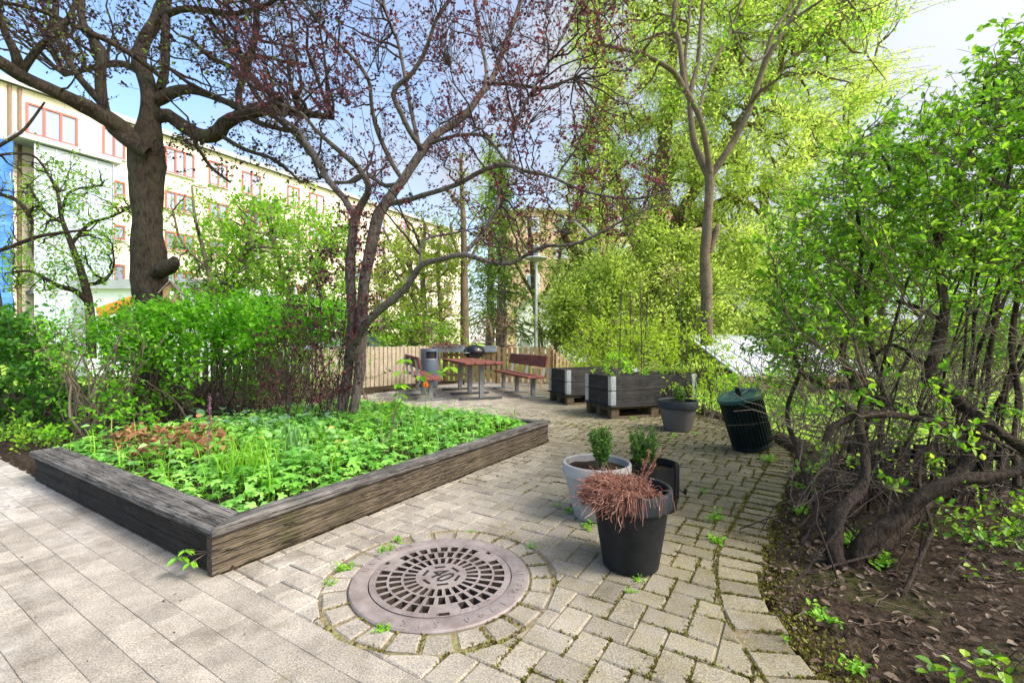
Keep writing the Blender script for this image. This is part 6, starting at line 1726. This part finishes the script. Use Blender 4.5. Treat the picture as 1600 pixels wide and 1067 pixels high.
# blue green leaves at the back, dead leaves
def bedpt(px, py, z=BEDZ): return gnd(px, py, z)
def leaf_patch(name, poly, n, z0, z1_, tp, mat, lo, hi, seed, label, cat, kind=None, upn=.8):
    rng = np.random.default_rng(seed); poly = np.array(poly, float); lo_, hi_ = poly.min(0), poly.max(0)
    px = rng.uniform(lo_[0], hi_[0], n*4); py = rng.uniform(lo_[1], hi_[1], n*4); k = inpoly(px, py, poly); px, py = px[k][:n], py[k][:n]
    zz = rng.uniform(z0, z1_, len(px)); Y = F*(H-(BEDZ+.12))/(py-CY); C = np.stack([(px-CX)/F*Y, Y, zz], 1)
    yaw = rng.uniform(0, 2*PI, len(px)); D = np.stack([np.cos(yaw), np.sin(yaw), rng.normal(size=len(px))*.3], 1)
    g = G(); g.inst(tp[0], tp[1], C, D, rnd_unit(rng, len(px))*(1-upn)+np.array([0, 0, upn]), rng.uniform(lo, hi, len(px)))
    return stuff(g.build(name, mat), label, cat)
leaf_patch('blue_green_leaves', [(300,650),(420,635),(520,640),(520,670),(400,680),(300,675)], 110, BEDZ+.08, BEDZ+.22, t_oval(.7), M['lf_blue'], .08, .14, 521, 'blue green leaves at the back of the raised bed', 'plant')
leaf_patch('dead_leaves', [(160,690),(230,672),(330,665),(370,690),(330,712),(210,712)], 330, BEDZ+.07, BEDZ+.24, t_oval(.65, .4, .5), M['lf_dead'], .025, .075, 522, 'curled brown dead leaves lying in the left of the bed', 'dead leaves', upn=.12)
def blades(name, px, py, n, L, w, lean, mat, seed, label, cat='plant', sp=.05, bend=.6, flop=.0):
    rng = np.random.default_rng(seed); c = bedpt(px, py, BEDZ+.06); c[2] = BEDZ
    C = c+rng.normal(size=(n, 3))*np.array([sp, sp, 0]); D = rnd_unit(rng, n)*lean+np.array([0, 0, 1.0])
    tp = t_blade(w, bend); g = G(); Nn = rnd_unit(rng, n)*.4-D*np.array([1, 1, 0])
    Nn = np.stack([-D[:, 0], -D[:, 1], np.full(n, .2)], 1)+rnd_unit(rng, n)*.1
    g.inst(tp[0], tp[1], C, D, -Nn, L*rng.uniform(.6, 1.1, n), smooth=True)
    return tag(g.build(name, mat, None, tuple(c)), label, cat)
blades('grass_tuft', 390, 740, 130, .34, .022, .5, M['lf_grass'], 531, 'tuft of bright grass blades in the middle of the bed', 'grass', .11, .7)
blades('iris_clump', 460, 715, 26, .36, .10, .35, M['lf_iris'], 532, 'clump of broad sword leaves left of the plum trunk', 'plant', .07, .5)
blades('tulip_leaves', 665, 668, 8, .26, .12, .5, M['lf_iris'], 533, 'few broad tulip leaves below the red tulip', 'plant', .03, .7)
blades('iris_clump', 430, 690, 14, .32, .09, .5, M['lf_iris'], 534, 'pale green sword leaves at the back of the bed', 'plant', .07, .8)
blades('tulip_leaves', 700, 690, 12, .22, .13, .9, M['lf_iris'], 535, 'flopping broad leaves between ground cover right of the tulip', 'plant', .12, 1.0)
# red tulip
c = bedpt(662, 675); top = W(665, 607, c[1]); o = empty('tulip', tuple(c), 'single red and yellow tulip in bud in the bed', 'flower')
g = G(); g.tube(smooth_path(np.array([c, (c+top)/2+[.01, 0, 0], top]), 8), .004, 6); g.build('stem', M['lf_iris'], o)
g = G(); tp = t_oval(.75, .28, .0)
for k in range(6):
    a = k*PI/3; g.inst(tp[0], tp[1], [top], [[.18*math.cos(a), .18*math.sin(a), 1]], [[-math.cos(a), -math.sin(a), .1]], [.085])
g.build('petals', M['petal'], o)
# flower spike
c = bedpt(322, 745); top = W(328, 622, c[1]); rng = np.random.default_rng(541); o = empty('flower_spike', tuple(c), 'tall purple brown flower spike in the left of the bed', 'flower')
Lp = smooth_path(np.array([c, c*.5+top*.5+[.01, 0, 0], top]), 20); g = G(); g.tube(Lp, np.linspace(.004, .002, 20), 5); g.build('stem', M['twig_pale'], o)
C = np.repeat(Lp[8:], 16, 0)+rng.normal(size=(12*16, 3))*np.array([.006, .006, .010]); g = G(); g.inst(DIAW[0], DIAW[1], C, rnd_unit(rng, len(C)), rnd_unit(rng, len(C)), rng.uniform(.006, .015, len(C))); g.build('flowers', M['spike'], o)
# sapling with palmate leaves before the bench, bare twig
def sapling(name, label, base, tips, lf, size, seed, mat='lf_mid', cat='sapling', per=5, r=.005, tm='twig_pale'):
    rng = np.random.default_rng(seed); base = np.array(base); o = empty(name, tuple(base), label, cat); g = G(); gl = G()
    for tpn in tips:
        P = smooth_path(np.array([base]+[np.array(q) for q in tpn]), 14); g.tube(P, np.linspace(r, .0016, 14), 5)
        for k in ((13, 11, 9, 6)[:max(1, per//2)] if per else ()):
            nl = 4 if k == 13 else 2
            C = np.repeat(P[k:k+1], nl, 0); a = rng.uniform(0, 2*PI)+np.arange(nl)*2*PI/nl
            D = np.stack([np.cos(a), np.sin(a), np.full(nl, -.25)], 1); gl.inst(lf[0], lf[1], C, D, np.tile([0, 0, 1.0], (nl, 1))+rnd_unit(rng, nl)*.35, size*rng.uniform(.7, 1.15, nl))
    g.build('stems', M[tm], o)
    if gl.V: gl.build('leaves', M[mat], o)
    return o
b = bedpt(612, 690)
sapling('sapling', 'young sapling with drooping green leaves in front of the bench', b, [[W(618, 620, b[1]), W(634, 562, b[1])], [W(620, 640, b[1]), W(652, 592, b[1]), W(704, 574, b[1]-.1)], [W(616, 650, b[1]), W(628, 602, b[1])], [W(614, 660, b[1]), W(610, 628, b[1])]], t_oval(.55, .1, .2), .11, 551, per=7)
b = bedpt(598, 722)
sapling('bare_twig', 'thin bare forked twig standing in the front of the bed', b, [[W(601, 690, b[1]), W(632, 650, b[1]+.1), W(657, 620, b[1]+.2)], [W(600, 700, b[1]), W(594, 675, b[1]), W(588, 645, b[1])]], None, 0, 552, per=0, r=.006, cat='twig')
p = uv(-.012, .085); c = np.array([p[0], p[1], .10])
sapling('weed_sprig', 'bright green sprig growing from the side of the bed corner', c+[0.02, .03, 0], [[c+[-.06, -.03, .03]], [c+[-.02, -.05, -.02]], [c+[-.09, -.04, .0]]], t_oval(.5, .1, .1), .05, 553, 'lf_weed', 'weed', per=4, r=.0016)

# weeds in the joints
def weed(px, py, s, label, seed, n=14, tp=OVW, mat='lf_weed', z=.0, up=.35):
    rng = np.random.default_rng(seed); c = gnd(px, py); c[2] = z
    a = rng.uniform(0, 2*PI, n); D = np.stack([np.cos(a), np.sin(a), rng.uniform(.1, up*2+.1, n)], 1)
    C = c+rng.normal(size=(n, 3))*np.array([s*.3, s*.3, 0])+np.array([0, 0, .003])
    C2 = C+D*s*.4; C3 = C+D*s*.65+rnd_unit(rng, n)*s*.15; C3[:, 2] = np.maximum(C3[:, 2], .004)
    C = np.concatenate([C, C2, C3]); D = np.concatenate([D, D+rnd_unit(rng, n)*.8, rnd_unit(rng, n)+np.array([0, 0, .3])]); n = len(C)
    g = G(); g.inst(tp[0], tp[1], C, D, rnd_unit(rng, n)*.4+np.array([0, 0, 1.0]), s*rng.uniform(.22, .55, n))
    return tag(g.build('weed', M[mat], None, tuple(c)), label, 'weed', 'weeds in the paving joints')
WL = [(598,860,.045,'green weed between stones left of the drain grate'),(622,846,.04,'green weed just above the drain grate on the bed side'),(540,888,.05,'green weed in the joint farthest left of the drain grate'),(517,913,.03,'tiny weed low left of the drain grate'),
      (735,832,.022,'tiny weed behind the far edge of the drain grate'),(832,856,.03,'tiny weed right of the drain grate'),(597,985,.035,'mossy weed at the near edge of the drain grate'),(997,908,.035,'green weed at the foot of the charcoal pot'),(985,925,.025,'tiny weed in front of the charcoal pot'),
      (1120,812,.06,'leafy weed in a joint right of the charcoal pot'),(1118,846,.06,'pale green weed in a joint near the curved edge'),(1228,1000,.022,'tiny round weed on the header stones at lower right'),(918,825,.05,'green weed between the pale grey pot and charcoal pot'),(890,800,.04,'green weed left of the pale grey pot base'),
      (1100,770,.035,'small weed in the joint line leading to the bin'),(1055,682,.05,'weed at the foot of the brown grey pot'),(1085,678,.05,'weed just right of the brown grey pot'),(1045,690,.03,'tiny weed before the brown grey pot'),(1255,742,.11,'large leafy weed at the bend of the curved edge'),(1262,765,.09,'broad leaved weed on the soil below the bend'),
      (1200,720,.08,'leafy weed beside the stone at the green bin'),(1250,800,.07,'low weed on the moss right of the curved edge'),(1330,850,.10,'leafy weed at the base of the twisted bush'),(1372,880,.08,'small leafy weed in front of the twisted trunk'),(1330,1045,.05,'low green weed on dark soil at lower right'),(1290,970,.06,'grey green weed beside the moss strip'),
      (1060,650,.06,'weed under the right end of the nearer pallet'),(990,655,.05,'weed in front of the nearer pallet'),(870,790,.03,'small weed in the joints left of the pots'),(960,850,.03,'tiny weed hidden behind the charcoal pot base')]
for k, (px, py, s, lb) in enumerate(WL): weed(px, py, s, lb, 600+k, 9+int(s*140))

# lawn blades seen through the twisted bush
rng = np.random.default_rng(650); n = 14000; x = rng.uniform(3.0, 11, n); y = rng.uniform(3.6, 11, n); k = ~((x < 4) & (y > 6.5)); x, y = x[k], y[k]; n = len(x)
tp = t_blade(.09, .6); D = rnd_unit(rng, n)*.7+np.array([0, 0, 1.0]); g = G(); g.inst(tp[0], tp[1], np.stack([x, y, np.full(n, -.15)], 1), D, rnd_unit(rng, n), rng.uniform(.05, .11, n))
stuff(g.build('lawn_blades', M['lf_grass']), 'sunlit lawn grass beyond the low dark fence', 'grass')

# ------------------------------------------------------------------ sky, sun, camera
SUN_EL, SUN_AZ = math.radians(46), math.radians(112)      # azimuth clockwise from +Y
w = bpy.data.worlds.new('World'); sc.world = w; w.use_nodes = True
nt = w.node_tree; bg = nt.nodes['Background']
sky = nd(nt, 'ShaderNodeTexSky'); sky.sky_type = 'NISHITA'; sky.sun_disc = False; sky.sun_elevation = SUN_EL; sky.sun_rotation = SUN_AZ
sky.air_density = 1.0; sky.dust_density = .6; sky.ozone_density = 2.0
tc = nd(nt, 'ShaderNodeTexCoord'); mp = nd(nt, 'ShaderNodeMapping'); mp.inputs['Scale'].default_value = (1, 1, 2.2); mp.inputs['Location'].default_value = (.3, .1, 0)
lk(nt, tc.outputs['Generated'], mp.inputs['Vector'])
cn = noise(nt, mp.outputs[0], 2.3, 8, .58, .3)
sp = nd(nt, 'ShaderNodeSeparateXYZ'); lk(nt, tc.outputs['Generated'], sp.inputs[0])
# thin cloud bank thicker to the east and towards the horizon
cf = mth(nt, 'ADD', cn, mth(nt, 'MULTIPLY', sp.outputs['X'], .36)); cf = mth(nt, 'SUBTRACT', cf, mth(nt, 'MULTIPLY', sp.outputs['Z'], .12))
cm = ramp(nt, cf, [(.27, 0.0), (.58, .94)])
dt = nd(nt, 'ShaderNodeVectorMath'); dt.operation = 'DOT_PRODUCT'; lk(nt, tc.outputs['Generated'], dt.inputs[0])
dt.inputs[1].default_value = (math.sin(SUN_AZ)*math.cos(SUN_EL), math.cos(SUN_AZ)*math.cos(SUN_EL), math.sin(SUN_EL))
cl_ = ramp(nt, dt.outputs['Value'], [(.30, (1.80, 1.88, 2.08)), (.62, (2.6, 2.66, 2.8)), (.93, (15.5, 14.6, 13.4))])  # clouds near the sun, out of view, brightened for fill light
lk(nt, mix(nt, cm, sky.outputs[0], cl_), bg.inputs['Color'])
bg.inputs['Strength'].default_value = .15
sl = bpy.data.lights.new('sun', 'SUN'); sl.energy = 2.1; sl.angle = math.radians(16); sl.color = (1.0, .94, .86)
so = bpy.data.objects.new('sun', sl); col.objects.link(so)
sd = Vector((math.sin(SUN_AZ)*math.cos(SUN_EL), math.cos(SUN_AZ)*math.cos(SUN_EL), math.sin(SUN_EL)))
so.rotation_euler = sd.to_track_quat('Z', 'Y').to_euler(); so.location = (10, -4, 12)
cd = bpy.data.cameras.new('camera'); cd.sensor_width = 36; cd.lens = F/1600*36; cd.clip_end = 2000; cd.clip_start = .05
co = bpy.data.objects.new('camera', cd); col.objects.link(co); co.location = (0, 0, H); co.rotation_euler = (PI/2, 0, 0)
sc.camera = co
sc.view_settings.view_transform = 'Standard'; sc.view_settings.look = 'None'; sc.view_settings.exposure = 1.42; sc.view_settings.gamma = 1.0
sc.cycles.max_bounces = 6; sc.cycles.diffuse_bounces = 3; sc.cycles.glossy_bounces = 2; sc.cycles.transmission_bounces = 4; sc.cycles.transparent_max_bounces = 4
sc.cycles.use_denoising = True; sc.cycles.sample_clamp_indirect = 6.0
